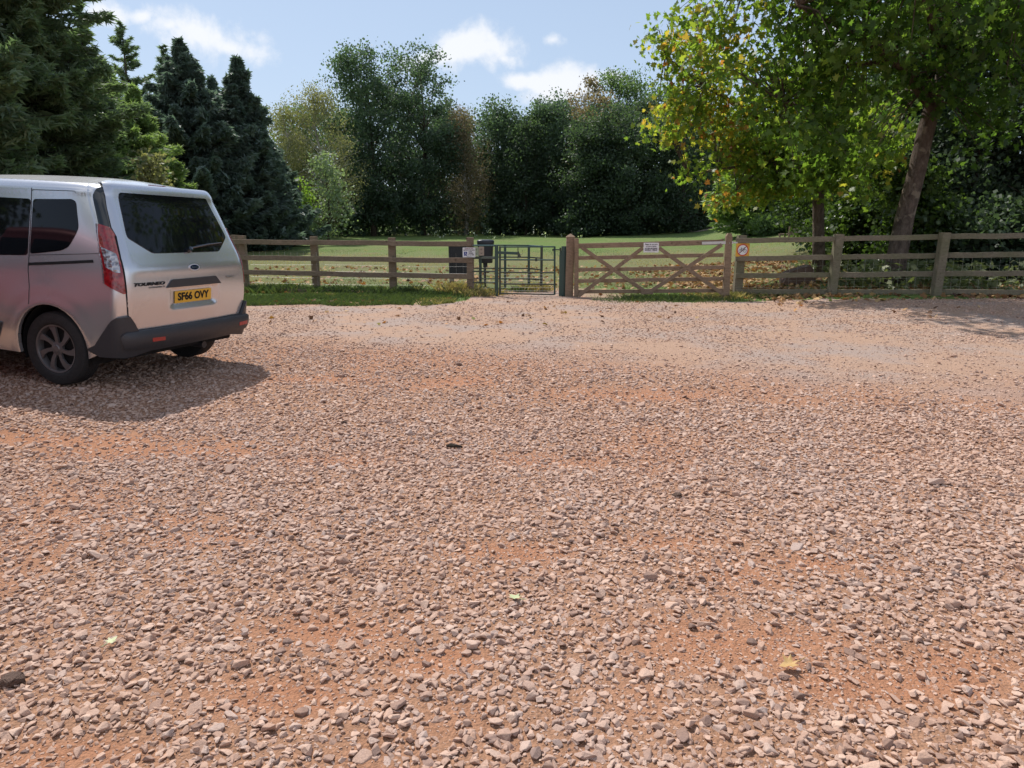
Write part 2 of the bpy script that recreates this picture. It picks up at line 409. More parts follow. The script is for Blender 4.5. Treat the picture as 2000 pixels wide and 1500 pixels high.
def text_mesh(name, s, size, mat, Mw, parent, width=None, bold=0.0, thick=.0006, shear=0.0, align='CENTER'):
    cu = bpy.data.curves.new('t', 'FONT'); cu.body = s; cu.size = size; cu.align_x = align; cu.align_y = 'CENTER'; cu.offset = bold; cu.extrude = thick; cu.shear = shear
    cu.resolution_u = 3
    o = bpy.data.objects.new('t', cu); COL.objects.link(o)
    dg = bpy.context.evaluated_depsgraph_get(); me = bpy.data.meshes.new_from_object(o.evaluated_get(dg)); bpy.data.objects.remove(o)
    xs = [v.co.x for v in me.vertices]; k = 1.0
    if width: k = width / max(1e-6, max(xs) - min(xs))
    for v in me.vertices: v.co = Mw @ Vector((v.co.x * k, v.co.y, v.co.z))
    me.materials.clear()
    return link(name, me, mat, parent)

def post(mb, top, bot, w, d=None, cap=0.0):
    d = d or w
    if cap:
        mb.bar(bot, top - Vector((0, 0, cap)), w, d, up=(0, 1, 0))
        q = w / 2 + .006; z = top.z - cap; c = Vector((top.x, top.y, 0))
        vs = [c + Vector((-q, -q, z - .012)), c + Vector((q, -q, z - .012)), c + Vector((q, q, z - .012)), c + Vector((-q, q, z - .012)), c + Vector((-q, -q, z + .006)), c + Vector((q, -q, z + .006)), c + Vector((q, q, z + .006)), c + Vector((-q, q, z + .006)), c + Vector((0, 0, top.z))]
        mb.add(vs, [(3, 2, 1, 0), (0, 1, 5, 4), (1, 2, 6, 5), (2, 3, 7, 6), (3, 0, 4, 7), (4, 5, 8), (5, 6, 8), (6, 7, 8), (7, 4, 8)])
    else: mb.bar(bot, top, w, d, up=(0, 1, 0), bev=w * .07)
    return mb

# ---- left fence
FL = empty('post_and_rail_fence', (0, 0, 0), 'three-rail weathered timber fence with wire netting to the left of the green gate', 'fence')
def fpost(parent, u, vt, Y, w, mat, cap=0, d=None, name='post', lean=0):
    t = at(u, vt, Y); b = Vector((t.x - lean, t.y, float(terrain(t.x, t.y)) - .25))
    return post(MB(), t, b, w, d, cap).build(name, mat, parent)
L_posts = [(457.5, 459, 16.75), (472, 460, 16.45), (612.5, 461.5, 16.25), (765, 464, 15.8), (918, 463.5, 15.36)]
for u, v, Y in L_posts: fpost(FL, u, v, Y, .15, M['fence'])
rows = [(468.5, 472.5, .10), (499, 505, .10), (527, 536, .10)]
def ly(u): return np.interp(u, [472, 918], [16.42, 15.36]) - .09
cuts = [(440, 612), (612, 765), (765, 923)]
for (vl, vr, h) in rows:
    for a, b in cuts:
        f = lambda u: (vl + (vr - vl) * (u - 457) / (918 - 457)) + random.uniform(-.5, .5) + 4
        MB().bar(at(a, f(a), ly(max(a, 440))), at(b, f(b), ly(b)), .045, .105, jit=.006).build('rail', M['fence'], FL)
# the fence turns away to the rear at its left end
for v in (466, 497, 526):
    A = at(461, v + 3, 16.6); MB().bar(A, A + Vector((-2.4, 1.6, .02)), .045, .10, jit=.006).build('rail', M['fence'], FL)
def netting(a, b, z0, z1, Yoff, parent, step=.15, r=.0016, mat=None):
    mb = MB(); n = int((b - a).length / step)
    for i in range(n + 1):
        p = a.lerp(b, i / n); g = float(terrain(p.x, p.y)); mb.tube([(p.x, p.y + Yoff, g + z0), (p.x, p.y + Yoff, g + z1)], r, 3, False)
    for j in range(int((z1 - z0) / .14) + 1):
        z = z0 + j * .14; mb.tube([(a.lerp(b, t).x, a.lerp(b, t).y + Yoff, float(terrain(a.lerp(b, t).x, a.lerp(b, t).y)) + z + .008 * math.sin(9 * t + j)) for t in np.linspace(0, 1, 14)], r, 3, False)
    return mb.build('wire_netting', mat or M['galv'], parent)
netting(at(472, 560, 16.3), at(918, 575, 15.3), .02, .86, .12, FL)

# ---- right fence
FR = empty('post_and_rail_fence', (0, 0, 0), 'four-rail timber fence in tree shade to the right of the cycling sign', 'fence')
R_posts = [(1449, 459.5, 14.9, .165, .05), (1639, 457, 14.35, .155, .12), (1846, 454, 13.75, .155, .10), (2085, 450, 13.2, .155, .05), (2340, 447, 12.7, .155, .03)]
for u, v, Y, w_, ln in R_posts:
    t = at(u, v, Y); b = Vector((t.x - ln * .4, t.y, float(terrain(t.x, t.y)) - .25)); post(MB(), t, b, w_).build('post', M['fence_old'], FR)
def ry(u): return np.interp(u, [1449, 2340], [14.9, 12.7]) - .10
RR = [([1449, 1640, 1850, 2085, 2350], [470, 466.5, 462, 459, 456]), ([1449, 1640, 1850, 2085, 2350], [505.5, 502.5, 498.5, 497, 496]), ([1449, 1640, 1850, 2085, 2350], [538.5, 537, 534.5, 534, 535]), ([1449, 1640, 1850, 2085, 2350], [569.5, 570, 570, 572, 575])]
for us, vs in RR:
    for k in range(4):
        MB().bar(at(us[k] - (12 if k == 0 else 0), vs[k], ry(us[k])), at(us[k+1], vs[k+1], ry(us[k+1])), .045, .10, jit=.007).build('rail', M['fence_old'], FR)
netting(at(1449, 578, 14.85), at(2085, 578, 13.15), .02, .8, .12, FR)

# ---- timber posts by the gates
GP = empty('gate_post', (0, 0, 0), 'tall square timber gate post with pyramid top between the green and wooden gates', 'post')
t = at(1114.5, 456, 14.95); b = Vector((t.x - .02, t.y, -.2)); post(MB(), t, b, .165, .165, .07).build('post_shaft', M['gatewood'], GP)
# ---- wooden field gate
WG = empty('field_gate', (0, 0, 0), 'wide five-bar wooden gate with crossed braces and a white notice', 'gate')
gy_ = lambda u: np.interp(u, [1125, 1420], [14.80, 14.38])
def gp(u, v, o=0.0): return at(u, v, gy_(u) + o)
MB().bar(gp(1125.5, 581), gp(1126, 465.5), .085, .085, up=(0, 1, 0)).build('latch_stile', M['gatewood'], WG)
mb = MB(); A, B = gp(1417.5, 577), gp(1423.5, 462); mb.bar(A, B, .125, .085, up=(0, 1, 0))
Bt = gp(1424, 455.5); sd_ = Vector((.0625, 0, 0)); dp = Vector((0, .0425, 0))
mb.add([B - sd_ - dp, B + sd_ - dp, B + sd_ + dp, B - sd_ + dp, Bt - sd_ * .45 - dp, Bt + sd_ * .45 - dp, Bt + sd_ * .45 + dp, Bt - sd_ * .45 + dp], [(0, 1, 5, 4), (1, 2, 6, 5), (2, 3, 7, 6), (3, 0, 4, 7), (4, 5, 6, 7), (3, 2, 1, 0)])
mb.build('hinge_stile', M['gatewood'], WG)
for vl, vr, h in ((480.5, 473, .10), (504, 498, .075), (527, 522, .075), (549, 544, .075), (569.8, 567, .075)):
    MB().bar(gp(1129, vl), gp(1413, vr), .032, h, jit=.004).build('rail', M['gatewood'], WG)
for a, b in (((1136, 483), (1258, 568)), ((1130, 578), (1256, 484)), ((1287, 484), (1417, 578)), ((1410, 478), (1272, 568))):
    MB().bar(gp(*a, -.045), gp(*b, -.045), .028, .075, up=(0, 0, 1), jit=.003).build('brace', M['gatewood'], WG)
MB().bar(gp(1252, 569.5, -.05), gp(1276, 569.5, -.05), .05, .11).build('block', M['gatewood'], WG)
mb = MB(); mb.bar(gp(1371, 475, -.04), gp(1432, 473.6, -.04), .008, .055); mb.bar(gp(1432, 473.6, -.04), gp(1440, 473.8, -.02), .02, .03)
for u in (1378, 1402, 1425): mb.tube([gp(u, 474.6, -.055), gp(u, 474.6, -.03)], .008, 8)
mb.build('hinge_strap', M['galv'], WG)

# ---- signs
white = simple('white_sign_plate', (.72, .71, .72), .45, 0, .05, 6); ink = simple('dark_ink', (.03, .028, .05), .6); ink_red = simple('maroon_ink', (.20, .05, .08), .6)
blue = simple('blue_ink', (.02, .035, .22), .5); redp = simple('red_ring_paint', (.55, .05, .03), .45); yel = simple('orange_yellow_plate', (.72, .38, .04), .5, 0, .08, 8)
def plate(root_name, label, c, w_, h_, mat, parts, cat='sign', rz=0.0, rad=.012, rx=0.0):
    root = empty(root_name, c, label, cat); root.rotation_euler = (rx, 0, rz)
    k = 5; poly = []
    for cx, cy, a0 in ((w_/2-rad, h_/2-rad, 0), (-w_/2+rad, h_/2-rad, 90), (-w_/2+rad, -h_/2+rad, 180), (w_/2-rad, -h_/2+rad, 270)):
        for j in range(k): a = R(a0 + 90 * j / (k - 1)); poly.append((cx + rad * math.cos(a), cy + rad * math.sin(a)))
    F = Matrix(((1, 0, 0, 0), (0, 0, -1, 0), (0, 1, 0, 0), (0, 0, 0, 1)))       # local xy -> facing -Y
    MB().prism(poly, -.003, .0, F).build('plate', mat, root)
    parts(root, F)
    return root
def TX(F, x, y, z=.0015): return F @ Matrix.Translation((x, y, z))
def disabled(root, F):
    text_mesh('lettering', 'PLEASE DO NOT', .026, ink_red, TX(F, 0, .076), root, .18, .0012); text_mesh('lettering', 'OBSTRUCT THIS GATE', .024, ink, TX(F, 0, .046), root, .235, .0012)
    MB().prism([(-.105, -.07), (-.04, -.07), (-.04, .015), (-.105, .015)], .0005, .0015, F).build('blue_panel', blue, root)
    mb = MB(); T = F @ Matrix.Translation((-.072, -.028, .002))
    ring = [(.019 * math.cos(a) - .002, .019 * math.sin(a) - .012) for a in np.linspace(-2.9, 1.0, 14)]
    mb.tube([T @ Vector((x, y, 0)) for x, y in ring], .0025, 5); mb.tube([T @ Vector(q) for q in ((-.004, .018, 0), (-.002, -.006, 0), (.012, -.006, 0), (.020, -.028, 0), (.026, -.026, 0))], .003, 5); mb.tube([T @ Vector((-.003, .008, 0)), T @ Vector((.010, .006, 0))], .0025, 5)
    mb.lathe([(.0, .001), (.0055, .001), (.0055, -.001)], 12, T @ Matrix.Translation((-.004, .029, 0))); mb.build('wheelchair_symbol', white, root)
    for s, y in (('ACCESS', .012), ('REQUIRED', -.018), ('AT ALL TIMES', -.05)): text_mesh('lettering', s, .024, ink, TX(F, .04 if s != 'ACCESS' else .025, y), root, {'ACCESS': .075, 'REQUIRED': .095, 'AT ALL TIMES': .125}[s], .0012)
    text_mesh('lettering', 'Thank you', .012, ink, TX(F, 0, -.084), root, .11, .0004)
c = at(916, 493, 15.36 - .16); plate('access_sign', 'small white sign with blue wheelchair panel on the fence end post', c, .265, .20, white, disabled)
def gate_sign(root, F):
    for s, y, w_, b_ in (('Please do not park', .062, .25, .001), ('in front of gates.', .026, .21, .001), ('ACCESS REQUIRED', -.018, .25, .0015), ('MONDAY - FRIDAY', -.05, .25, .0022)):
        text_mesh('lettering', s, .031, ink, TX(F, 0, y), root, w_, b_)
    text_mesh('lettering', 'any time of day', .010, ink, TX(F, 0, -.083), root, .14, .0003) if False else MB().prism([(-.08, -.084), (.08, -.084), (.08, -.081), (-.08, -.081)], .0005, .0012, F).build('underline', ink, root)
c = gp(1271.8, 483.5, -.075); plate('gate_notice', 'white notice about access fixed at the middle of the wooden gate top rail', c, .30, .19, white, gate_sign, rz=-.07)
def nobike(root, F):
    w2 = simple('sign_white', (.78, .78, .76), .5)
    MB().lathe([(0, .0010), (.098, .0010), (.098, .0)], 40, F).build('white_disc', w2, root)
    MB().lathe([(.097, .0), (.097, .0022), (.118, .0022), (.118, .0)], 48, F).build('red_ring', redp, root)
    mb = MB(); z = .0025; P3 = lambda x, y: F @ Vector((x, y, z))
    for cx in (-.046, .046): mb.tube([P3(cx + .030 * math.cos(a), -.016 + .030 * math.sin(a)) for a in np.linspace(0, 6.283, 22)], .0035, 5, False)
    for pts in (((-.046, -.016), (-.026, .030), (.030, .030), (.046, -.016)), ((-.026, .030), (.002, -.018), (.030, .030)), ((-.046, -.016), (.002, -.018)), ((-.026, .030), (-.031, .043), (-.040, .043), (-.020, .043)), ((.030, .030), (.034, .046), (.046, .050), (.022, .050))):
        mb.tube([P3(*q) for q in pts], .0033, 5)
    mb.build('bicycle_symbol', ink, root)
    MB().prism([(-.078, -.068), (-.068, -.078), (.078, .068), (.068, .078)], .0035, .0045, F).build('slash', simple('dark_red_slash', (.16, .03, .03), .5), root)
c = at(1450.5, 488.3, 14.9 - .135); plate('no_cycling_sign', 'orange-yellow square sign with a struck-out bicycle in a red ring', c, .275, .265, yel, nobike, rad=.02)

# ---- green metal kissing gate
KG = empty('kissing_gate', (0, 0, 0), 'dark green tubular metal kissing gate with small swinging gate', 'gate')
gm = M['green_metal']; gr_ = M['green_rust']
YF = 15.0
MB().bar(at(969.8, 585, YF), at(969.8, 478.5, YF), .072, .072, up=(0, 1, 0)).build('post', gm, KG)
MB().bar(at(1093.5, 582, 14.98), at(1095.5, 490, 14.98), .05, .05, up=(0, 1, 0)).build('post', gm, KG)
mb = MB(); mb.add([at(1092.5, 582, 14.93), at(1108, 580, 14.95), at(1108, 481, 14.95), at(1097, 481, 14.93), at(1096.5, 496, 14.93), at(1092.5, 499, 14.93)] + [q + Vector((0, .05, 0)) for q in (at(1092.5, 582, 14.93), at(1108, 580, 14.95), at(1108, 481, 14.95), at(1097, 481, 14.93), at(1096.5, 496, 14.93), at(1092.5, 499, 14.93))],
       [(0, 1, 2, 3, 4, 5), (11, 10, 9, 8, 7, 6)] + [(i, i + 6, (i + 1) % 6 + 6, (i + 1) % 6) for i in range(6)]); mb.build('side_panel', gm, KG)
for v in (480, 504.5, 530, 552): MB().tube([at(923, v, YF + .12), at(969, v + .3, YF)], .0145, 8).build('rail', gr_ if v > 500 else gm, KG)
BK = 16.35
BKX = [(938, BK - .15, 489, 552), (986.5, BK, 480, 549), (1033, BK, 480, 552), (1058, BK - .3, 479.5, 551)]
for u, Y_, v0, v1 in BKX: 
    a_ = at(u, v0, Y_); MB().bar(Vector((a_.x, a_.y, float(terrain(a_.x, a_.y)) - .1)), a_, .055 if u > 940 else .06, .055, up=(0, 1, 0)).build('post', gm if u != 1058 else gr_, KG)
for v, v2 in ((479, 481), (502, 504), (524, 527), (544.5, 546)):
    MB().tube([at(923, v, 15.6), at(932, v, BK - .2), at(986, v, BK), at(1033, v + .4, BK), at(1056, v2, BK - .3)], .0145, 8).build('rail', gm if v < 500 else gr_, KG)
SG = empty('swing_gate', (0, 0, 0)); SG.parent = KG
gY = YF - .03
for u in (976.5, 1083.3): MB().tube([at(u, 575.5, gY), at(u, 481, gY)], .020, 10).build('upright', gr_ if u < 1000 else gm, SG)
for v, v2 in ((482.4, 482), (507.3, 507.8), (531.8, 532.6), (554.5, 555.3), (573, 575.3)): MB().tube([at(977, v, gY), at(1083, v2, gY)], .0145, 8).build('crossbar', gm if v < 510 else gr_, SG)
mb = MB()
for u in np.arange(981, 1082, 5.6): mb.tube([at(u, 533, gY + .01), at(u, 574, gY + .01)], .0022, 3, False)
for v in np.arange(536, 573, 6.3): mb.tube([at(977, v, gY + .01), at(1083, v + .8, gY + .01)], .0022, 3, False)
mb.build('mesh_infill', M['galv'], SG)
MB().bar(at(972, 493.2, YF - .05), at(1013.5, 495, YF - .05), .03, .055).build('latch_arm', gm, KG)
mb = MB(); mb.tube([at(1011.7, 484, gY - .05), at(1011.7, 505, gY - .05)], .010, 8); mb.bar(at(1011, 492, gY - .05), at(1016, 503, gY - .05), .03, .05); mb.tube([at(1013, 497.5, gY - .05), at(1020, 496, gY - .05), at(1020.5, 489, gY - .05)], .006, 6); mb.build('latch', gr_, KG)
mb = MB(); mb.tube([at(1080, 487.5, gY), at(1095, 487.5, gY)], .012, 8); mb.tube([at(1080.5, 486, gY - .02), at(1080.5, 490, gY - .02)], .02, 8); mb.tube([at(1094.5, 483.5, gY), at(1094.5, 492, gY)], .018, 8); mb.build('hinge', gr_, KG)
MB().tube([at(1047, 504.8, gY - .02), at(1047.2, 510.3, gY - .02)], .025, 8).build('clamp', gr_, SG)
netting(at(925, 579, 15.2), at(968, 580, 15.05), .02, .55, .0, KG, .06, .0018)
tan = simple('faded_tan_board', (.42, .33, .26), .7, 0, .12, 12); pale = simple('pale_green_board', (.38, .42, .30), .7, 0, .12, 12)
def note(kind):
    def f(root, F):
        mb = MB(); mb.tube([F @ Vector(q) for q in ((-.025, .045, .002), (-.005, .02, .002), (.02, .05, .002))], .003, 4); mb.tube([F @ Vector(q) for q in ((-.02, .035, .002), (.01, .055, .002))], .0025, 4); mb.build('arrow_mark', ink, root)
        MB().prism([(-.035, -.03), (.035, -.03), (.035, -.027), (-.035, -.027)], .0005, .0015, F).build('line', ink, root); MB().prism([(-.02, -.06), (.02, -.06), (.02, -.05), (-.02, -.05)], .0005, .0015, F).build('line', ink, root)
    return f
plate('waymark_board', 'upright tan waymark board on the green kissing gate in front of the bin', at(940.3, 490.3, BK - .22), .115, .20, tan, note(0))
plate('waymark_board', 'narrow pale green board half behind the white access sign', at(930.5, 491, BK - .22), .10, .19, pale, note(1))

# ---- litter bin on a pole
BN = empty('litter_bin', (0, 0, 0), 'dark green litter bin with flared hood lid on a pole behind the kissing gate', 'bin')
cb = at(948.5, 495, 17.2); s = .0123 * 1.0
def ring(cx, cy, z, rx, ry, k=28, p=3.0):
    o = []
    for j in range(k):
        a = 2 * math.pi * j / k; ca, sa = math.cos(a), math.sin(a)
        o.append(Vector((cx + rx * math.copysign(abs(ca) ** (2 / p), ca), cy + ry * math.copysign(abs(sa) ** (2 / p), sa), z)))
    return o
def loft(rings, cap=True):
    mb = MB(); k = len(rings[0]); vs = [v for r_ in rings for v in r_]; fs = []
    for i in range(len(rings) - 1): fs += [(k*i+j, k*i+(j+1) % k, k*(i+1)+(j+1) % k, k*(i+1)+j) for j in range(k)]
    if cap: fs += [tuple(range(k - 1, -1, -1)), tuple(k * (len(rings) - 1) + j for j in range(k))]
    return mb.add(vs, fs)
zb = at(948, 513.5, 17.2).z; zt = at(948, 478, 17.2).z; zl = at(948, 469, 17.2).z
loft([ring(cb.x, cb.y, zb, .155, .12), ring(cb.x, cb.y, zb + .02, .165, .13), ring(cb.x, cb.y, zb + .2, .172, .14), ring(cb.x, cb.y, zt, .185, .15)]).build('bin_body', M['black_plastic'], BN, sharp=.9)
loft([ring(cb.x, cb.y, zt - .02, .190, .155), ring(cb.x, cb.y, zt + .03, .20, .165), ring(cb.x, cb.y, zt + .085, .205, .17), ring(cb.x, cb.y, zl, .19, .16), ring(cb.x, cb.y, zl + .012, .12, .1)]).build('hood', M['black_plastic'], BN, sharp=.9)
mb = MB(); mb.bar(Vector((cb.x - .06, cb.y, zb - .05)), Vector((cb.x + .04, cb.y, zb - .05)), .1, .09); mb.build('bracket', M['black_plastic'], BN)
MB().tube([(cb.x - .02, cb.y, float(terrain(cb.x, cb.y)) - .2), (cb.x - .02, cb.y, zb)], .03, 10).build('pole', M['black_plastic'], BN)

# ---- black cabinet behind the fence
BX = empty('black_cabinet', (0, 0, 0), 'upright black box on short timber feet behind the left fence', 'box')
A = at(877, 543.5, 17.3); Bq = at(923, 543.5, 17.3); zt = at(877, 477.5, 17.3).z
MB().bar(Vector(((A.x + Bq.x) / 2, A.y + .2, A.z)), Vector(((A.x + Bq.x) / 2, A.y + .2, zt - .03)), Bq.x - A.x, .42, up=(0, 1, 0), bev=.01).build('carcass', M['black_board'], BX)
MB().bar(Vector((A.x - .02, A.y + .2, zt - .015)), Vector((Bq.x + .02, A.y + .2, zt - .015)), .46, .04).build('lid', M['black_board'], BX)
for x in (A.x + .05, Bq.x - .05):
    for y in (.03, .36): MB().bar(Vector((x, A.y + y, -.1)), Vector((x, A.y + y, A.z + .02)), .08, .07, up=(0, 1, 0)).build('foot', M['fence'], BX)
MB().bar(Vector((A.x + .06, A.y - .012, A.z + .05)), Vector((A.x + .06, A.y - .012, zt - .08)), .02, .012, up=(0, 1, 0)).build('edge_trim', M['black_plastic'], BX)

# ---- boulder, bench
def rock(name, c, sx, sy, sz, seed, mat, label, cat):
    r = np.random.default_rng(seed); bm = bmesh.new()
    for _ in range(26):
        d = r.normal(size=3); d /= np.linalg.norm(d); d[2] = max(d[2], -.5); bm.verts.new((d[0] * sx * r.uniform(.85, 1), d[1] * sy * r.uniform(.85, 1), d[2] * sz * r.uniform(.85, 1)))
    g = bmesh.ops.convex_hull(bm, input=bm.verts)
    bmesh.ops.delete(bm, geom=[e for e in g['geom_interior'] if isinstance(e, bmesh.types.BMVert)], context='VERTS')
    bmesh.ops.bevel(bm, geom=list(bm.edges), offset=.02 * sx / .35, segments=2, affect='EDGES')
    me = bpy.data.meshes.new(name); bm.to_mesh(me); bm.free()
    o = link(name, me, mat, None, True, .35); o.location = c; return tag(o, label, cat)
t_ = NT('brown_rock'); p_ = objc(t_); nn = t_.noise(p_, 5, 6, .7)
t_.bsdf(Base_Color=t_.mix(nn, (.075, .04, .028), (.20, .12, .085)), Roughness=.85, Normal=t_.bump(t_.noise(p_, 11, 7, .75), .06, .9)); M['rock'] = t_.m
# the boulder is a blocky slab with a cleft top
bm = bmesh.new(); c = at(1557, 530, 17.0); g0 = float(terrain(c.x, c.y)) - .08
prof = [(-.36, 0), (-.375, .14), (-.31, .33), (-.18, .40), (.10, .47), (.23, .52), (.30, .43), (.36, .24), (.375, .0)]
vs0 = [bm.verts.new((x, -.24 + .05 * math.sin(7 * x) + .10 * max(0, z - .2), z)) for x, z in prof]; vs1 = [bm.verts.new((x * .92 + .02, .28 + .05 * math.cos(5 * x), z * .95)) for x, z in prof]
bm.faces.new(vs0); bm.faces.new(vs1[::-1])
for i in range(len(prof)): j = (i + 1) % len(prof); bm.faces.new((vs0[j], vs0[i], vs1[i], vs1[j]))
bmesh.ops.recalc_face_normals(bm, faces=bm.faces); bmesh.ops.triangulate(bm, faces=bm.faces); bmesh.ops.subdivide_edges(bm, edges=bm.edges, cuts=3, use_grid_fill=True)
for v in bm.verts:
    q = v.co * 1.0; k = (float(fbm(q.x * 3 + 5, q.z * 3 + q.y * 2, .35, 4)) - .5) * .10; v.co += Vector((k, k * .8, k * .5))
me = bpy.data.meshes.new('boulder'); bm.to_mesh(me); bm.free(); bo = link('boulder', me, M['rock'], None, True, .5); bo.location = (c.x, c.y, g0)
tag(bo, 'brown blocky boulder lying in fallen leaves behind the right fence', 'boulder')
BE = empty('park_bench', (0, 0, 0), 'small distant wooden bench on the grass slope', 'bench')
c = at(1538, 466, 33); c.z = at(1538, 467, 33).z
MB().bar(c + Vector((-.35, -.3, .22)), c + Vector((-.35 + .55, .5, .22)), .38, .05).build('seat', M['fence'], BE)
MB().bar(c + Vector((-.02, -.5, .50)), c + Vector((.53, .30, .50)), .04, .17).build('backrest', M['fence'], BE); MB().bar(c + Vector((-.02, -.5, .28)), c + Vector((.53, .30, .28)), .04, .10).build('backrest', M['fence'], BE)
for dx, dy in ((-.45, -.25), (.05, .5), (-.1, -.45), (.42, .3)): MB().bar(c + Vector((dx, dy, -.3)), c + Vector((dx, dy, .22 if dx in (-.45, .05) else .56)), .07, .07, up=(0, 1, 0)).build('leg', M['fence'], BE)
# ------------------------------------------------------------------ the van

def smooth_interp(x,xs,ys):
    # catmull-rom through the points, clamped
    if x<=xs[0]: return ys[0]
    if x>=xs[-1]: return ys[-1]
    i=max(j for j in range(len(xs)-1) if xs[j]<=x)
    x0,x1=xs[i],xs[i+1]; t=(x-x0)/(x1-x0); h=x1-x0
    def sl(j):
        if j<=0 or j>=len(xs)-1: 
            k=0 if j<=0 else len(xs)-2
            return (ys[k+1]-ys[k])/(xs[k+1]-xs[k])
        return (ys[j+1]-ys[j-1])/(xs[j+1]-xs[j-1])
    m0,m1=sl(i)*h,sl(i+1)*h
    return (2*t**3-3*t*t+1)*ys[i]+(t**3-2*t*t+t)*m0+(-2*t**3+3*t*t)*ys[i+1]+(t**3-t*t)*m1
WZ=([.2,.5,.75,.95,1.1,1.35,1.66,1.82],[.88,.91,.92,.91,.895,.855,.80,.76])
XR=([.2,.55,.80,1.0,1.12,1.3,1.5,1.64,1.8],[.10,.085,.06,.065,.09,.165,.25,.31,.36])
XF=([.2,.5,.75,.9,.97,1.08,1.3,1.64,1.8],[4.34,4.40,4.36,4.25,3.95,3.45,3.12,2.70,2.5])
RC=.13; W0=.90; SR=W0-RC; SC=SR+RC*math.pi/2; XC0=.08+RC; V1=1.665; RS=.11; V2=V1+RS*math.pi/2; 
SF=4.1; S_END=SC+(SF-XC0)   # end of side: front corner starts
def contour(s,w,xr,xf):
    if s<SR: 
        y=s*(w-RC)/SR; x=xr; x+=0.035*(y/w)**2
        return x,y
    bx=xr+0.035*((w-RC)/w)**2
    if s<SC:
        t=(s-SR)/RC
        return bx+RC*(1-math.cos(t)), w-RC+RC*math.sin(t)
    X=XC0+(s-SC)
    e=bx+RC-XC0
    x=X+e*max(0,1-(X-XC0)/.7)**2
    # front: squeeze so that the side ends at xf-.25
    if X>2.4:
        k=(X-2.4)/(SF-2.4); x=2.4+(xf-.28-2.4)*min(k,1)
        if xf-.28<2.4: x=2.4+(xf-.28-2.4)*min(k,1)
    if s<=S_END:
        y=w
        if X>2.4: y=w-0.06*((X-2.4)/(SF-2.4))**2
        return x,y
    t=(s-S_END); wf=w-.06
    L=.28*math.pi/2
    if t<L:
        a=t/L*math.pi/2
        return xf-.28+.28*math.sin(a), wf-.28+.28*math.cos(a)
    k=min(1,(t-L)/(.90-.28-.06))
    return xf+0.02*math.sin(k*math.pi/2),(wf-.28)*(1-k)
S_MAX=S_END+.28*math.pi/2+.56
V_MAX=V2+.62
def S(s,v,off=0.0):
    sg=1 if s>=0 else -1; s=abs(s)
    if v<=V1: z=v;ins=0
    elif v<=V2:
        t=(v-V1)/RS; z=V1+RS*math.sin(t)*1.0; ins=RS*(1-math.cos(t))
    else: z=V1+RS; ins=RS
    zz=min(z,V1)
    X_=XC0+(s-SC)
    tap=.045*max(0,1-max(X_-XC0,0)/1.1)**2
    w=smooth_interp(zz,*WZ)-ins-tap; xr=smooth_interp(zz,*XR)+ins*.9; xf=smooth_interp(zz,*XF)-ins
    x,y=contour(s,w,xr,xf)
    if v>V2:
        k=min(1,(v-V2)/(V_MAX-V2)); 
        cx=min(max(x,xr+.5),xf-.5)
        x=x+(cx-x)*k; y=y*(1-k); z=z+.065*math.sin(k*math.pi/2)
    # roof falls gently to the rear and the front
    if z>V1: z-= (z-V1)/.17*.035*((x-1.3)/1.2)**2*(1 if x<2.6 else .6)
    return np.array([x,sg*y,z])
def N(s,v):
    e=1e-3
    a=S(s+e,v)-S(s-e,v); b=S(s,v+e)-S(s,v-e)
    n=np.cross(b,a); l=np.linalg.norm(n)
    if l<1e-12: return np.array([0,0,1.])
    n=n/l
    return n

def body_pt(s, v, off=0.0):
    p = Vector(S(s, v))
    # flared wheel arches
    X_ = abs(s) - SC + XC0
    for wx in (WX, WX2):
        d = math.hypot(X_ - wx, v - .33)
        if v < 1.1 and abs(s) > SC: p.y += math.copysign(.016 * math.exp(-((d - .40) / .055) ** 2) + .010 * math.exp(-((d - .50) / .10) ** 2), s)
    if off:
        p = p + Vector(N(s, v)) * off * (1 if True else 1)
    return p
WX, WX2 = .822, 3.47
def NN(s, v): return Vector(N(s, v))
assert NN(0, .8).x < 0
def dense(poly, step, closed=True):
    out = []; n = len(poly)
    for i in range(n if closed else n - 1):
        a, b = poly[i], poly[(i + 1) % n]; L_ = math.hypot(b[0]-a[0], b[1]-a[1]); k = max(1, int(math.ceil(L_ / step)))
        out += [(a[0] + (b[0]-a[0]) * j / k, a[1] + (b[1]-a[1]) * j / k) for j in range(k)]
    if not closed: out.append(poly[-1])
    return out
def rounded(poly, r=.03, k=4):
    """round the corners of a 2-D polygon"""
    out = []; n = len(poly)
    for i in range(n):
        p0, p1, p2 = Vector(poly[i-1]), Vector(poly[i]), Vector(poly[(i+1) % n]); a = p0 - p1; b = p2 - p1
        ra = min(r, a.length * .45, b.length * .45); A = p1 + a.normalized() * ra; B = p1 + b.normalized() * ra
        for j in range(k + 1):
            t = j / k; q = A * (1-t)**2 + p1 * 2*t*(1-t) + B * t*t; out.append((q.x, q.y))
    return out
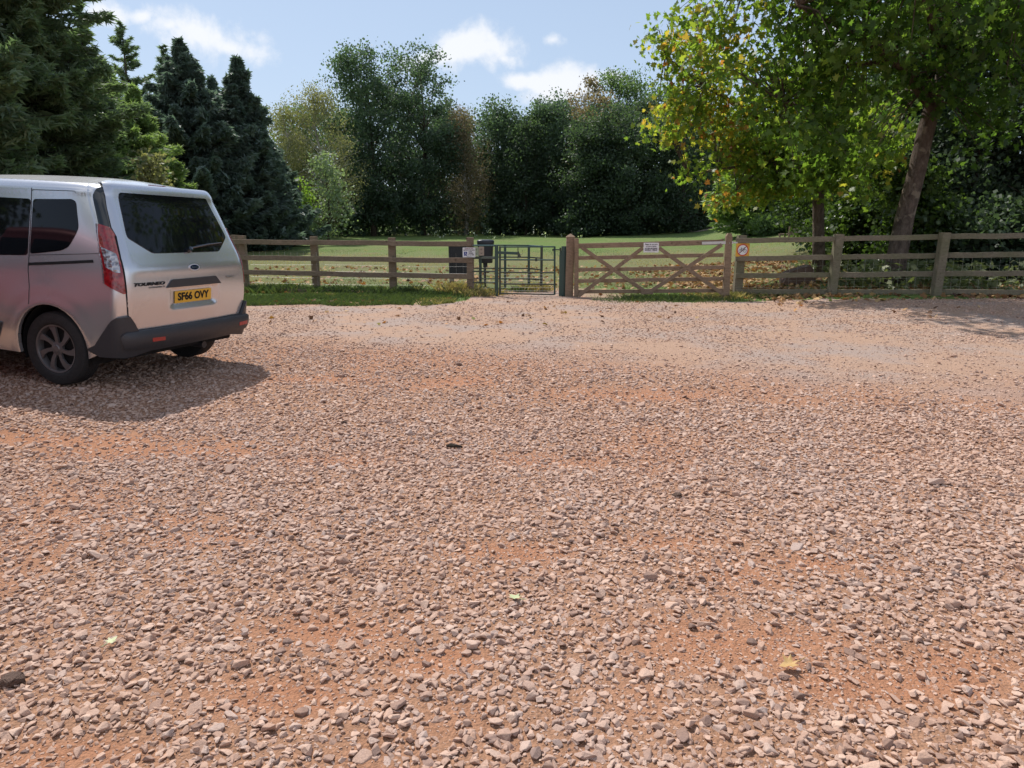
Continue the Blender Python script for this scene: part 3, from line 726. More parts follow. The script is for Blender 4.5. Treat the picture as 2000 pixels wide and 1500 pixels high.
def cdt(poly, step, holes=()):
    poly = dense(poly, step); pts = [Vector(p) for p in poly]; edges = [(i, (i + 1) % len(poly)) for i in range(len(poly))]
    for h in holes:
        h = dense(h, step); n0 = len(pts); pts += [Vector(p) for p in h]; edges += [(n0 + i, n0 + (i + 1) % len(h)) for i in range(len(h))]
    nb = len(poly)
    xs = [p[0] for p in poly]; ys = [p[1] for p in poly]
    def inside(x, y, P_):
        c = False; n = len(P_); j = n - 1
        for i in range(n):
            if (P_[i][1] > y) != (P_[j][1] > y) and x < (P_[j][0]-P_[i][0]) * (y-P_[i][1]) / (P_[j][1]-P_[i][1]) + P_[i][0]: c = not c
            j = i
        return c
    gx_ = np.arange(min(xs) + step * .6, max(xs), step); gy_2 = np.arange(min(ys) + step * .6, max(ys), step)
    for ix, x in enumerate(gx_):
        for y in gy_2 + (step / 2 if ix % 2 else 0):
            if inside(x, y, poly) and not any(inside(x, y, h) for h in holes): pts.append(Vector((x, y)))
    r = delaunay_2d_cdt(pts, edges, [], 0, 1e-6)
    V2 = [(p.x, p.y) for p in r[0]]; F2 = []
    for f in r[2]:
        cx = sum(V2[i][0] for i in f) / len(f); cy = sum(V2[i][1] for i in f) / len(f)
        if inside(cx, cy, poly) and not any(inside(cx, cy, h) for h in holes): F2.append(tuple(f))
    return V2, F2
def patch(name, poly, off, mat, parent, step=.06, depth=.02, mirror=False, holes=(), offf=None, edge=0.0, exact=False):
    """a sheet that follows the body, lying 'off' outside it, with its rim turned inwards by 'depth'"""
    V2, F2 = cdt(poly, step, holes); sgn = -1 if mirror else 1
    vs = []; ns = []
    for s_, v_ in V2:
        o_ = off + (offf(s_, v_) if offf else 0)
        n_ = NN(sgn * s_, v_); vs.append(body_pt(sgn * s_, v_) + n_ * o_); ns.append(n_)
    from collections import Counter
    ec = Counter()
    for f in F2:
        for i in range(len(f)): a, b = f[i], f[(i+1) % len(f)]; ec[(min(a, b), max(a, b))] += 1
    bd = [e for e, c_ in ec.items() if c_ == 1]
    n0 = len(vs); idx = {}
    for a, b in bd:
        for q in (a, b):
            if q not in idx: idx[q] = len(vs); vs.append(vs[q] - ns[q] * depth)
    fs = list(F2) + [(a, b, idx[b], idx[a]) for a, b in bd]
    me = bpy.data.meshes.new(name); me.from_pydata([tuple(v) for v in vs], [], fs); me.update()
    bm = bmesh.new(); bm.from_mesh(me); bmesh.ops.recalc_face_normals(bm, faces=bm.faces)
    # make the outer sheet face outwards
    bm.faces.ensure_lookup_table(); f0 = bm.faces[0]; q = sum((Vector(ns[v.index]) for v in f0.verts if v.index < n0), Vector())
    if f0.normal.dot(q) < 0: bmesh.ops.reverse_faces(bm, faces=bm.faces)
    bm.to_mesh(me); bm.free()
    o = link(name, me, mat, parent, True, .55)
    if exact:
        nv = [tuple(ns[i]) if i < n0 else tuple(ns[0]) for i in range(len(vs))]
        cn = []
        for pl in me.polygons:
            rim = any(vi >= n0 for vi in pl.vertices)
            for vi in pl.vertices: cn.append(tuple(pl.normal) if rim else smooth_normal(V2[vi], sgn))
        me.normals_split_custom_set(cn)
    return o
def smooth_normal(p, sgn):
    e = 2e-3; s_, v_ = p[0] * sgn, p[1]
    a = body_pt(s_ + e, v_) - body_pt(s_ - e, v_); b = body_pt(s_, v_ + e) - body_pt(s_, v_ - e)
    n = b.cross(a)
    return tuple(n.normalized()) if n.length > 1e-12 else (0, 0, 1)
def strip(name, line, width, off, mat, parent, mirror=False, th=.002):
    sgn = -1 if mirror else 1; L_ = dense(line, .03, False); vs = []; n = len(L_)
    for i, (a, b) in enumerate(L_):
        p0, p1 = L_[max(i-1, 0)], L_[min(i+1, n-1)]; d = Vector((p1[0]-p0[0], p1[1]-p0[1])).normalized(); q = Vector((-d.y, d.x)) * width / 2
        for k in (1, -1):
            s_, v_ = a + q.x * k, b + q.y * k; vs.append(body_pt(sgn * s_, v_, off))
    fs = [(2*i, 2*i+1, 2*i+3, 2*i+2) for i in range(n-1)]
    me = bpy.data.meshes.new(name); me.from_pydata([tuple(v) for v in vs], [], fs); me.update()
    return link(name, me, mat, parent, True)

def paint_mat():
    t = NT('silver_paint'); o = objc(t)
    fl = t.noise(o, 900, 2, .5); d = t.noise(o, 1.4, 5, .6); z = t.n('SeparateXYZ', ins={0: o}).outputs[2]
    c = t.mix(fl, (.58, .59, .62), (.74, .75, .78))
    dust = t.math('MULTIPLY', t.ramp(z, [(.25, (1,)*3), (1.1, (0,)*3)]), t.ramp(d, [(.35, (.0,)*3), (.7, (.38,)*3)]))
    c = t.mix(dust, c, (.46, .37, .30))
    r = t.math('ADD', t.math('MULTIPLY', d, .08), .21)
    t.bsdf(Base_Color=c, Metallic=.72, Roughness=r, Coat_Weight=.7, Coat_Roughness=.06, Normal=t.bump(t.noise(o, 1.7, 2), .012, .15)); return t.m
M['paint'] = paint_mat()
t_ = NT('tinted_glass'); o_ = objc(t_)
t_.bsdf(Base_Color=(.006, .007, .009), Roughness=t_.math('ADD', t_.math('MULTIPLY', t_.noise(o_, 3, 4), .05), .015), Specular_IOR_Level=.30); M['glass'] = t_.m
M['trim'] = simple('grey_bumper_plastic', (.036, .037, .043), .48, 0, .12, 18, 0, .0006)
M['gap'] = simple('panel_gap', (.006, .006, .007), .9)
M['gloss_black'] = simple('gloss_black_trim', (.010, .014, .018), .12, 0, .1, 5, .5)
t_ = NT('red_lens'); o_ = objc(t_); wv = t_.n('TexVoronoi', ins={'Vector': o_, 'Scale': 34.0}).outputs['Distance']
t_.bsdf(Base_Color=t_.mix(wv, (.12, .001, .004), (.36, .008, .012)), Roughness=.08, Coat_Weight=1.0, Coat_Roughness=.02, Normal=t_.bump(wv, .004, .4)); M['red_lens'] = t_.m
t_ = NT('clear_lens'); o_ = objc(t_); wv = t_.n('TexVoronoi', ins={'Vector': o_, 'Scale': 30.0}).outputs['Distance']
t_.bsdf(Base_Color=t_.mix(wv, (.10, .09, .10), (.46, .45, .48)), Metallic=.7, Roughness=.15, Coat_Weight=1.0, Coat_Roughness=.02, Normal=t_.bump(wv, .01, .8)); M['clear_lens'] = t_.m
M['rubber'] = simple('tyre_rubber', (.022, .021, .022), .8, 0, .25, 16, 0, .001)
M['alloy'] = simple('wheel_trim_silver', (.17, .16, .165), .42, .5, .15, 12)
M['plate_yellow'] = simple('yellow_plate', (.72, .42, .03), .35, 0, .05, 8, .3)
M['chrome'] = simple('chrome', (.7, .7, .72), .12, 1.0, .05, 6)
M['reflector'] = simple('red_reflector', (.36, .02, .02), .3, 0, .2, 30, .5)

VAN = empty('parked_van', (0, 0, 0), 'silver people-carrier van seen from the rear with tinted windows and yellow plate SF66 OVY', 'van')
yaw, tp, tr = 2.8678, .0487, .0151
f_ = Vector((1, 0, tp)).normalized(); u_ = f_.cross(Vector((0, 1, tr))).normalized(); l_ = u_.cross(f_)
Rm = Matrix((f_, l_, u_)).transposed().to_4x4()
VAN.matrix_world = Matrix.Translation((-3.016, 6.8636, .012)) @ Matrix.Rotation(yaw, 4, 'Z') @ Rm
VW = VAN.matrix_world.copy()
def s_of(X_): return X_ - XC0 + SC
def arch(wx, r=.375, z0=.33, n=18, zbot=.27, front=False):
    a0 = math.asin((z0 - zbot) / r)
    return [(s_of(wx + r * math.cos(a)), z0 + r * 1.05 * math.sin(a)) for a in np.linspace(-a0, math.pi + a0, n)]
zs = .275
outline = [(0, .36)] + [(.72, .36), (.95, .38)] + list(reversed(arch(WX))) + list(reversed(arch(WX2))) + [(s_of(3.95), .26), (S_MAX, .26), (S_MAX, V_MAX * .999), (0, V_MAX * .999)]
def under_gate(s_, v_):       # the shell steps in behind the tailgate
    return -.05 * (1 - sst(abs(s_), .70, .79 if v_ < 1.7 else .84)) * float(sst(v_, .56, .62)) * (1 - float(sst(v_, 1.88, 1.94)))
t0_ = __import__('time').time()
for mir in (False, True):
    patch('body', outline, 0, M['paint'], VAN, .038, .03, mir, exact=True, offf=under_gate)
# tailgate, standing a few millimetres proud, with a dark gap around it
TG = [(.0, .533), (.741, .537), (.800, .655), (.813, .673), (.826, .86), (.842, 1.149), (.831, 1.328), (.851, 1.400), (.846, 1.55), (.836, 1.66), (.86, 1.78), (.90, 1.92), (.0, 1.97)]
TGf = TG + [(-a, b) for a, b in TG[::-1][1:-1]]
patch('panel_gap', [(a * 1.012, b + (.004 if b > 1.9 else -.004 if b < .6 else 0)) for a, b in TGf], .001, M['gap'], VAN, .045, .004, offf=under_gate)
WN_ = rounded([(-.735, 1.352), (-.70, 1.70), (.70, 1.70), (.735, 1.352), (.725, 1.315), (.485, 1.185), (-.485, 1.185), (-.725, 1.315)], .035)
PR = rounded([(.389, .861), (.325, .725), (.285, .700), (-.285, .700), (-.325, .725), (-.389, .861), (-.36, .90), (.36, .90)], .012)
TGO = patch('tailgate', TGf, .006, M['paint'], VAN, .026, .008, offf=lambda s_, v_: -.028 * (1 - sst(abs(s_), .28, .37)) * (sst(v_, .675, .725) * (1 - sst(v_, .875, .90))) + .022 * math.exp(-((v_ - 1.78) / .05) ** 2) + .008 * math.exp(-((v_ - 1.06) / .05) ** 2) * (1 - sst(abs(s_), .7, .85)))
patch('rear_window', WN_, .0105, M['glass'], TGO, .06, .006)
HD = rounded([(.392, .882), (.316, .953), (-.316, .956), (-.392, .882)], .012)
patch('handle_trim', HD, .016, M['trim'], TGO, .04, .03)
hl = rounded([(.15, .86), (.13, .885), (-.13, .885), (-.15, .86)], .01)
# number plate
PL = rounded([(-.26, .728), (-.26, .84), (.26, .84), (.26, .728)], .008)
NP = patch('number_plate', PL, -.012, M['plate_yellow'], TGO, .08, .004)
def on_body(s0, v0, off, flip=True):
    """matrix-like mapper: local x runs to the van's right as seen from behind"""
    return lambda x, y, z=0: body_pt(s0 - x, v0 + y, off + z)
def text_body(name, s, size, mat, mp, parent, width=None, height=None, bold=0.0, shear=0.0, th=.001):
    cu = bpy.data.curves.new('t', 'FONT'); cu.body = s; cu.size = size; cu.align_x = 'CENTER'; cu.align_y = 'CENTER'; cu.offset = bold; cu.shear = shear; cu.resolution_u = 4; cu.extrude = th
    o = bpy.data.objects.new('t', cu); COL.objects.link(o)
    me = bpy.data.meshes.new_from_object(o.evaluated_get(bpy.context.evaluated_depsgraph_get())); bpy.data.objects.remove(o)
    xs = [v.co.x for v in me.vertices]; ys = [v.co.y for v in me.vertices]; k = width / (max(xs) - min(xs)) if width else 1; ky = height / (max(ys) - min(ys)) if height else 1; my = (max(ys) + min(ys)) / 2; mx_ = (max(xs) + min(xs)) / 2
    for v in me.vertices: v.co = mp((v.co.x - mx_) * k, (v.co.y - my) * ky, v.co.z)
    me.materials.clear(); return link(name, me, mat, parent)
text_body('lettering', 'SF66 OVY', .1, M['gap'], on_body(0, .788, -.0105), NP, .445, .076, .0035)
text_body('lettering', 'TOURNEO', .05, M['gap'], on_body(.585, .929, .012), TGO, .36, .030, .0022, .25)
text_body('lettering', 'CONNECT', .03, M['trim'], on_body(.50, .897, .012), TGO, .20, .013, .0004, .25)
text_body('lettering', 'TDCi', .03, M['chrome'], on_body(-.56, .935, .009), TGO, .15, .020, .0008, .25)
el = [(.074 * math.cos(a), 1.05 + .029 * math.sin(a)) for a in np.linspace(0, 2 * math.pi, 28)[:-1]]
BG = patch('badge', el, .021, simple('satin_silver', (.75, .75, .76), .35, .4, .05, 6), TGO, .03, .012); patch('badge_field', [(x * .84, 1.05 + (y - 1.05) * .76) for x, y in el], .0228, simple('badge_blue', (.008, .02, .07), .15, 0, .1, 9, .6), BG, .03, .002)
text_body('lettering', 'Ford', .03, M['chrome'], on_body(0, 1.05, .0246), BG, .085, .026, .0004, .35)
WP = MB(); a_ = body_pt(-.01, 1.215, .03); b_ = body_pt(-.30, 1.245, .032); c_2 = body_pt(-.575, 1.262, .026); WP.tube([a_, b_, c_2], [.009, .008, .005], 6); WP.bar(body_pt(-.12, 1.235, .022), body_pt(-.57, 1.25, .018), .012, .022); WP.lathe([(0, .0), (.028, .0), (.024, .04), (.0, .045)], 16, Matrix.Translation(body_pt(0.0, 1.205, .008)) @ NN(0, 1.2).to_track_quat('Z', 'Y').to_matrix().to_4x4()); WP.build('rear_wiper', M['gloss_black'], TGO)
patch('brake_light', rounded([(-.17, 1.852), (-.15, 1.875), (.15, 1.875), (.17, 1.852), (.12, 1.842), (-.12, 1.842)], .01), .016 + .008, M['red_lens'], TGO, .04, .02)
# tail lamps and the dark pillar above them
for mir in (False, True):
    DP = rounded([(.854, 1.755), (.90, 1.725), (.930, 1.66), (.936, 1.55), (.944, 1.41), (.858, 1.402), (.853, 1.50), (.842, 1.66)], .02)
    patch('pillar_trim', DP, .004, M['gloss_black'], VAN, .05, .006, mir)
    LP_ = rounded([(.945, 1.43), (.862, 1.400), (.838, 1.33), (.846, 1.15), (.831, .862), (.855, .856), (1.004, .938), (1.0, 1.19)], .012)
    TL = patch('tail_light', LP_, .012, M['red_lens'], VAN, .035, .02, mir)
    patch('reversing_lens', rounded([(.972, 1.245), (.87, 1.185), (.866, 1.03), (.905, 1.035), (.978, 1.08)], .012), .0145, M['clear_lens'], TL, .03, .004, mir)
    patch('lens_divider', rounded([(.985, 1.30), (.95, 1.43), (.960, 1.428), (1.010, 1.19), (1.012, .94), (1.002, .94), (1.0, 1.19)], .003), .015, M['clear_lens'], TL, .03, .004, mir)
    strip('lens_edge', [(.834, .865), (.850, 1.15), (.842, 1.33)], .012, .0135, M['gap'], TL, mir)
    # side glass, seams, runner slot
    W1 = rounded([(s_of(1.005 + .455 - .42), 1.598), (s_of(.478), 1.612), (s_of(.46), 1.40), (s_of(.51), 1.315), (s_of(.60), 1.222), (s_of(.70), 1.187), (s_of(1.03), 1.15), (s_of(1.03), 1.598)], .03)
    W1 = rounded([(1.765, 1.606), (1.300, 1.622), (1.240, 1.600), (1.228, 1.39), (1.282, 1.315), (1.36, 1.222), (1.44, 1.187), (1.765, 1.142)], .03)
    patch('side_window', W1, .003, M['glass'], VAN, .06, .004, mir)
    W2 = rounded([(1.79, 1.130), (1.79, 1.606), (2.62, 1.606), (2.62, 1.085)], .03); patch('side_window', W2, .003, M['glass'], VAN, .08, .004, mir)
    W3 = rounded([(2.69, 1.085), (2.69, 1.606), (3.32, 1.60), (3.75, 1.12), (3.75, 1.06)], .03); patch('side_window', W3, .003, M['glass'], VAN, .08, .004, mir)
    strip('door_seam', [(1.777, .71), (1.768, .86), (1.784, 1.0), (1.775, 1.14), (1.778, 1.5), (1.79, 1.70)], .006, .002, M['gap'], VAN, mir)
    strip('door_seam', [(2.655, .35), (2.655, 1.0), (2.655, 1.66)], .006, .002, M['gap'], VAN, mir)
    strip('runner_slot', [(1.774, 1.055), (1.10, 1.118)], .024, .003, M['gap'], VAN, mir)
    strip('door_seam', [(1.776, 1.131), (1.0, 1.187)], .004, .002, M['gap'], VAN, mir)
    strip('roof_seam', [(.853, 1.755), (.90, 1.80), (1.0, 1.80), (2.2, 1.80), (3.2, 1.80)], .005, .002, M['gap'], VAN, mir)
    strip('window_ledge', [(1.79, 1.668), (1.775, 1.683), (1.40, 1.690), (1.26, 1.690), (1.235, 1.67)], .005, .002, M['gap'], VAN, mir)
    # sill trim, front lamp, mirror
    patch('side_trim', rounded([(2.11, .53), (2.20, .37), (3.5, .36), (3.5, .53)], .03), .014, M['trim'], VAN, .08, .02, mir)
    patch('headlight', rounded([(S_END - .25, .95), (S_END + .30, .80), (S_END + .28, .68), (S_END + .02, .72)], .03), .01, M['clear_lens'], VAN, .06, .02, mir)
    sg = -1 if mir else 1; mc = body_pt(sg * s_of(3.05), 1.13, .13); mm = MB(); mm.add([], []); loft([ring(mc.x, mc.y, mc.z - .09, .05, .09), ring(mc.x, mc.y, mc.z, .09, .11), ring(mc.x, mc.y, mc.z + .10, .06, .09)]).build('wing_mirror', M['paint'], VAN, sharp=.9)
# windscreen, grille
wsp = [(S_MAX, 1.10), (S_END + .12, 1.14), (S_END + .16, 1.60), (S_MAX, 1.62)]
for mir in (False, True):
    patch('windscreen', wsp, .004, M['glass'], VAN, .1, .006, mir); patch('grille', [(S_MAX, .62), (S_MAX - .34, .62), (S_MAX - .36, .40), (S_MAX, .38)], .01, M['trim'], VAN, .08, .02, mir)
# bumper: lower skirt that wraps up to the wheel arch, and a thick step on top
SK = [(0, .335), (.60, .335), (.86, .300), (1.08, .30)] + [(s_of(WX - .375), .36), (1.118, .402), (1.016, .529), (.935, .632), (.90, .657), (.815, .668), (.745, .533), (0, .530)]
SKf = SK + [(-a, b) for a, b in SK[::-1][1:-1]]
BM = patch('bumper', SKf, .016, M['trim'], VAN, .05, .03, offf=lambda s_, v_: .026 * sst(v_, .30, .40) * (1 - sst(abs(s_), .80, 1.0)))
PD = rounded([(.86, .375), (.60, .362), (-.60, .362), (-.86, .375), (-.88, .50), (-.84, .532), (.84, .532), (.88, .50)], .02)
patch('bumper_step', PD, .072, M['trim'], BM, .045, .055, offf=lambda s_, v_: -.028 * (1 - sst(v_, .36, .42)) - .022 * sst(v_, .505, .533) - .006 * (1 if abs(abs(s_) - .42) < .012 else 0))
for sg in (1, -1): patch('reflector', rounded([(.475, .422), (.475, .455), (.628, .461), (.628, .426)], .004), .075, M['reflector'], BM, .05, .01, sg < 0) if sg > 0 else patch('reflector', rounded([(.66, .425), (.66, .462), (.80, .465), (.80, .428)], .004), .074, M['reflector'], BM, .05, .01, True)
# underside, axle, exhaust
ub = MB(); ub.bar((.25, 0, .34), (4.1, 0, .34), 1.5, .16); ub.build('underbody', M['gap'], VAN)
MB().tube([(WX, -.75, .30), (WX, .75, .30)], .05, 10).build('rear_axle', M['gap'], VAN)
MB().tube([(.22, -.30, .25), (.9, -.32, .27)], .035, 12).build('exhaust', M['trim'], VAN)
for wx in (WX, WX2):
    for sg in (1, -1):
        al = MB(); pr = []
        for a in np.linspace(-.3, math.pi + .3, 20): pr.append((wx + .385 * math.cos(a), .33 + .40 * math.sin(a)))
        vs = [Vector((x, sg * .86, z)) for x, z in pr] + [Vector((x, sg * .60, z)) for x, z in pr]; n_ = len(pr)
        al.add(vs, [(i, i + 1, n_ + i + 1, n_ + i) for i in range(n_ - 1)] + [tuple(n_ + i for i in range(n_))]); al.build('wheel_arch_liner', M['gap'], VAN)
        # wheel: tyre, rim
        Wn = empty('wheel', (wx, sg * .79, .326)); Wn.parent = VAN; Wn.rotation_euler = (-sg * math.pi / 2, 0, 0)   # local +z = outwards
        Rt, Rr, hw = .328, .212, .098
        prof = [(Rr, -hw * .8), (Rr + .03, -hw), (Rt - .04, -hw), (Rt - .012, -hw * .93), (Rt, -hw * .72), (Rt, hw * .72), (Rt - .012, hw * .93), (Rt - .04, hw), (Rr + .03, hw * 1.02), (Rr + .008, hw * .92), (Rr, hw * .8)]
        ty = MB(); ty.lathe(prof, 56)
        for gz in (-.045, -.016, .016, .045): pass
        tyo = ty.build('tyre', M['rubber'], Wn, sharp=.7)
        tr_ = MB()
        for gz in (-.052, -.026, 0, .026, .052): tr_.lathe([(Rt - .004, gz - .010), (Rt + .0035, gz - .009), (Rt + .0035, gz + .009), (Rt - .004, gz + .010)], 56)
        tr_.build('tread', M['rubber'], tyo, sharp=.7)
        rm = MB(); rm.lathe([(Rr + .004, hw * .93), (Rr - .008, hw * .90), (Rr - .016, hw * .72), (Rr - .02, -hw * .5)], 48); rm.build('rim', M['alloy'], Wn)
        bk = MB(); bk.lathe([(0, hw * .30), (Rr - .018, hw * .30)], 40); bk.build('brake_disc', M['gap'], Wn)
        sp_ = MB()
        for k in range(7):
            a0 = 2 * math.pi * k / 7 + .12; pts = []
            for t, wd, cv in ((.045, .020, 0), (.10, .019, .06), (.155, .026, .15), (.203, .044, .26)):
                pts.append((t, wd, cv))
            Lf = [(t * math.cos(a0 + cv * sg) - wd * math.sin(a0 + cv * sg), t * math.sin(a0 + cv * sg) + wd * math.cos(a0 + cv * sg)) for t, wd, cv in pts]
            Rg = [(t * math.cos(a0 + cv * sg) + wd * .75 * math.sin(a0 + cv * sg), t * math.sin(a0 + cv * sg) - wd * .75 * math.cos(a0 + cv * sg)) for t, wd, cv in pts]
            zz = [hw * .72, hw * .80, hw * .84, hw * .80]; vs = []
            for q in range(4): vs += [Vector((*Lf[q], zz[q])), Vector((*Rg[q], zz[q])), Vector((*Rg[q], zz[q] - .02)), Vector((*Lf[q], zz[q] - .02))]
            sp_.add(vs, [(4*q+j, 4*q+(j+1) % 4, 4*(q+1)+(j+1) % 4, 4*(q+1)+j) for q in range(3) for j in range(4)] + [(0, 1, 2, 3), (15, 14, 13, 12)])
        sp_.lathe([(0, hw * .86), (.028, hw * .86), (.034, hw * .80), (.060, hw * .74), (.062, hw * .5)], 28); sp_.build('wheel_cover', M['alloy'], Wn, sharp=.5)
print('van', __import__('time').time() - t0_)

# a red people carrier parked further left, out of view; it shows as a reflection in the silver side
RED = simple('red_car_paint', (.24, .035, .045), .35, .2, .06, 6, .4)
def copy_tree(o, parent=None):
    c = o.copy(); COL.objects.link(c); c.parent = parent
    for sl in c.material_slots:
        if sl.material == M['paint']: sl.link = 'OBJECT'; sl.material = RED
    for ch in list(o.children): copy_tree(ch, c)
    return c
V2_ = copy_tree(VAN); V2_['label'] = 'red people-carrier van parked out of view left of the silver one'
V2_.matrix_world = Matrix.Translation((-4.12, 4.22, .05)) @ Matrix.Rotation(yaw, 4, 'Z') @ Rm
# ------------------------------------------------------------------ trees and shrubs
LEAF4 = np.array([(-.5, 0, 0), (0, -.28, .06), (.5, 0, -.05), (0, .28, .06)], float)                     # simple leaf, one quad
MAPLE = np.array([(0, -.50, 0), (.10, -.22, .01), (.42, -.30, -.04), (.30, -.06, .01), (.52, .10, -.05), (.22, .14, .02), (.17, .30, 0), (0, .55, -.06), (-.17, .30, 0), (-.22, .14, .02), (-.52, .10, -.05), (-.30, -.06, .01), (-.42, -.30, -.04), (-.10, -.22, .01)], float)
def rotmats(r, n, up_bias=0.0, dirs=None, droop=0.0):
    """random frames: columns = leaf x, y, z"""
    z = r.normal(size=(n, 3)); z[:, 2] = np.abs(z[:, 2]) + up_bias; z /= np.linalg.norm(z, axis=1)[:, None]
    x = r.normal(size=(n, 3)) if dirs is None else dirs + r.normal(size=(n, 3)) * .35
    x[:, 2] -= droop
    x /= np.linalg.norm(x, axis=1)[:, None]
    z = z - x * (z * x).sum(1)[:, None]; z /= np.linalg.norm(z, axis=1)[:, None]; y = np.cross(z, x)
    return x, y, z
def leaves_mesh(name, P, size, r, shape=LEAF4, up=0.0, dirs=None, droop=0.0, tone=None, aspect=1.0, mat=None, parent=None, fan=False):
    n = len(P); k = len(shape); x, y, z = rotmats(r, n, up, dirs, droop); size = np.broadcast_to(size, (n,)) * r.uniform(.55, 1.3, n)
    L_ = shape
    vs = P[:, None, :] + size[:, None, None] * (L_[None, :, 0, None] * x[:, None, :] + L_[None, :, 1, None] * aspect * y[:, None, :] + L_[None, :, 2, None] * z[:, None, :])
    if fan:
        c = P[:, None, :] - 0 * x[:, None, :]
        vs = np.concatenate([vs, c], 1); kk = k + 1
        tri = np.array([(i, (i + 1) % k, k) for i in range(k)]); fs = (np.arange(n) * kk)[:, None, None] + tri[None]; fs = fs.reshape(-1, 3); per = k
    else: fs = np.arange(n * k).reshape(n, k); per = 1
    me = np_mesh(name, vs.reshape(-1, 3), fs)
    if tone is None: tone = r.random(n)
    a = me.attributes.new('tone', 'FLOAT', 'FACE'); a.data.foreach_set('value', np.repeat(np.clip(tone, 0, 1), per).astype(np.float32)[:len(me.polygons)])
    return link(name, me, mat, parent)

G = {}
def gm_(key, *a, **k): G[key] = leaf_mat(key, *a, **k)
gm_('dark_green_leaves', (.036, .058, .044), (.105, .150, .085), .45, tint=(1.4, 1.6, .8))
gm_('mid_green_leaves', (.050, .082, .044), (.165, .235, .105), .48, tint=(1.4, 1.6, .8))
gm_('blue_green_leaves', (.042, .070, .055), (.140, .200, .120), .45, tint=(1.4, 1.6, .9))
gm_('golden_green_leaves', (.11, .125, .065), (.32, .32, .16), .48, tint=(1.4, 1.4, .8))
gm_('brown_leaves', (.12, .11, .07), (.31, .25, .15), .45, tint=(1.3, 1.25, .8))
gm_('silver_leaves', (.11, .15, .10), (.32, .38, .27), .40)
gm_('cypress_leaves', (.075, .108, .100), (.19, .245, .20), .35, tint=(1.2, 1.4, 1.0))
gm_('larch_needles', (.115, .17, .09), (.32, .40, .18), .48, tint=(1.4, 1.6, .7))
gm_('larch_dark', (.090, .130, .090), (.24, .31, .17), .42, tint=(1.3, 1.5, .8))
gm_('lime_leaves', (.09, .15, .03), (.26, .36, .08), .50)
gm_('plane_leaves', None, None, .62, tint=(1.8, 1.9, .75), extra=[(0, (.034, .070, .020)), (.40, (.090, .155, .038)), (.66, (.15, .22, .048)), (.82, (.26, .28, .06)), (.94, (.38, .27, .07)), (.985, (.38, .18, .06)), (1, (.30, .12, .05))], rough=.45)
gm_('ivy_leaves', (.022, .042, .018), (.12, .18, .050), .45, rough=.38)

def ellip(r, n, c, rad, shell=.55):
    d = r.normal(size=(n, 3)); d /= np.linalg.norm(d, axis=1)[:, None]; k = (shell + (1 - shell) * r.random(n)) ** .8
    return np.array(c) + d * k[:, None] * np.array(rad)
def base_z(x, y): return float(terrain(x, y))

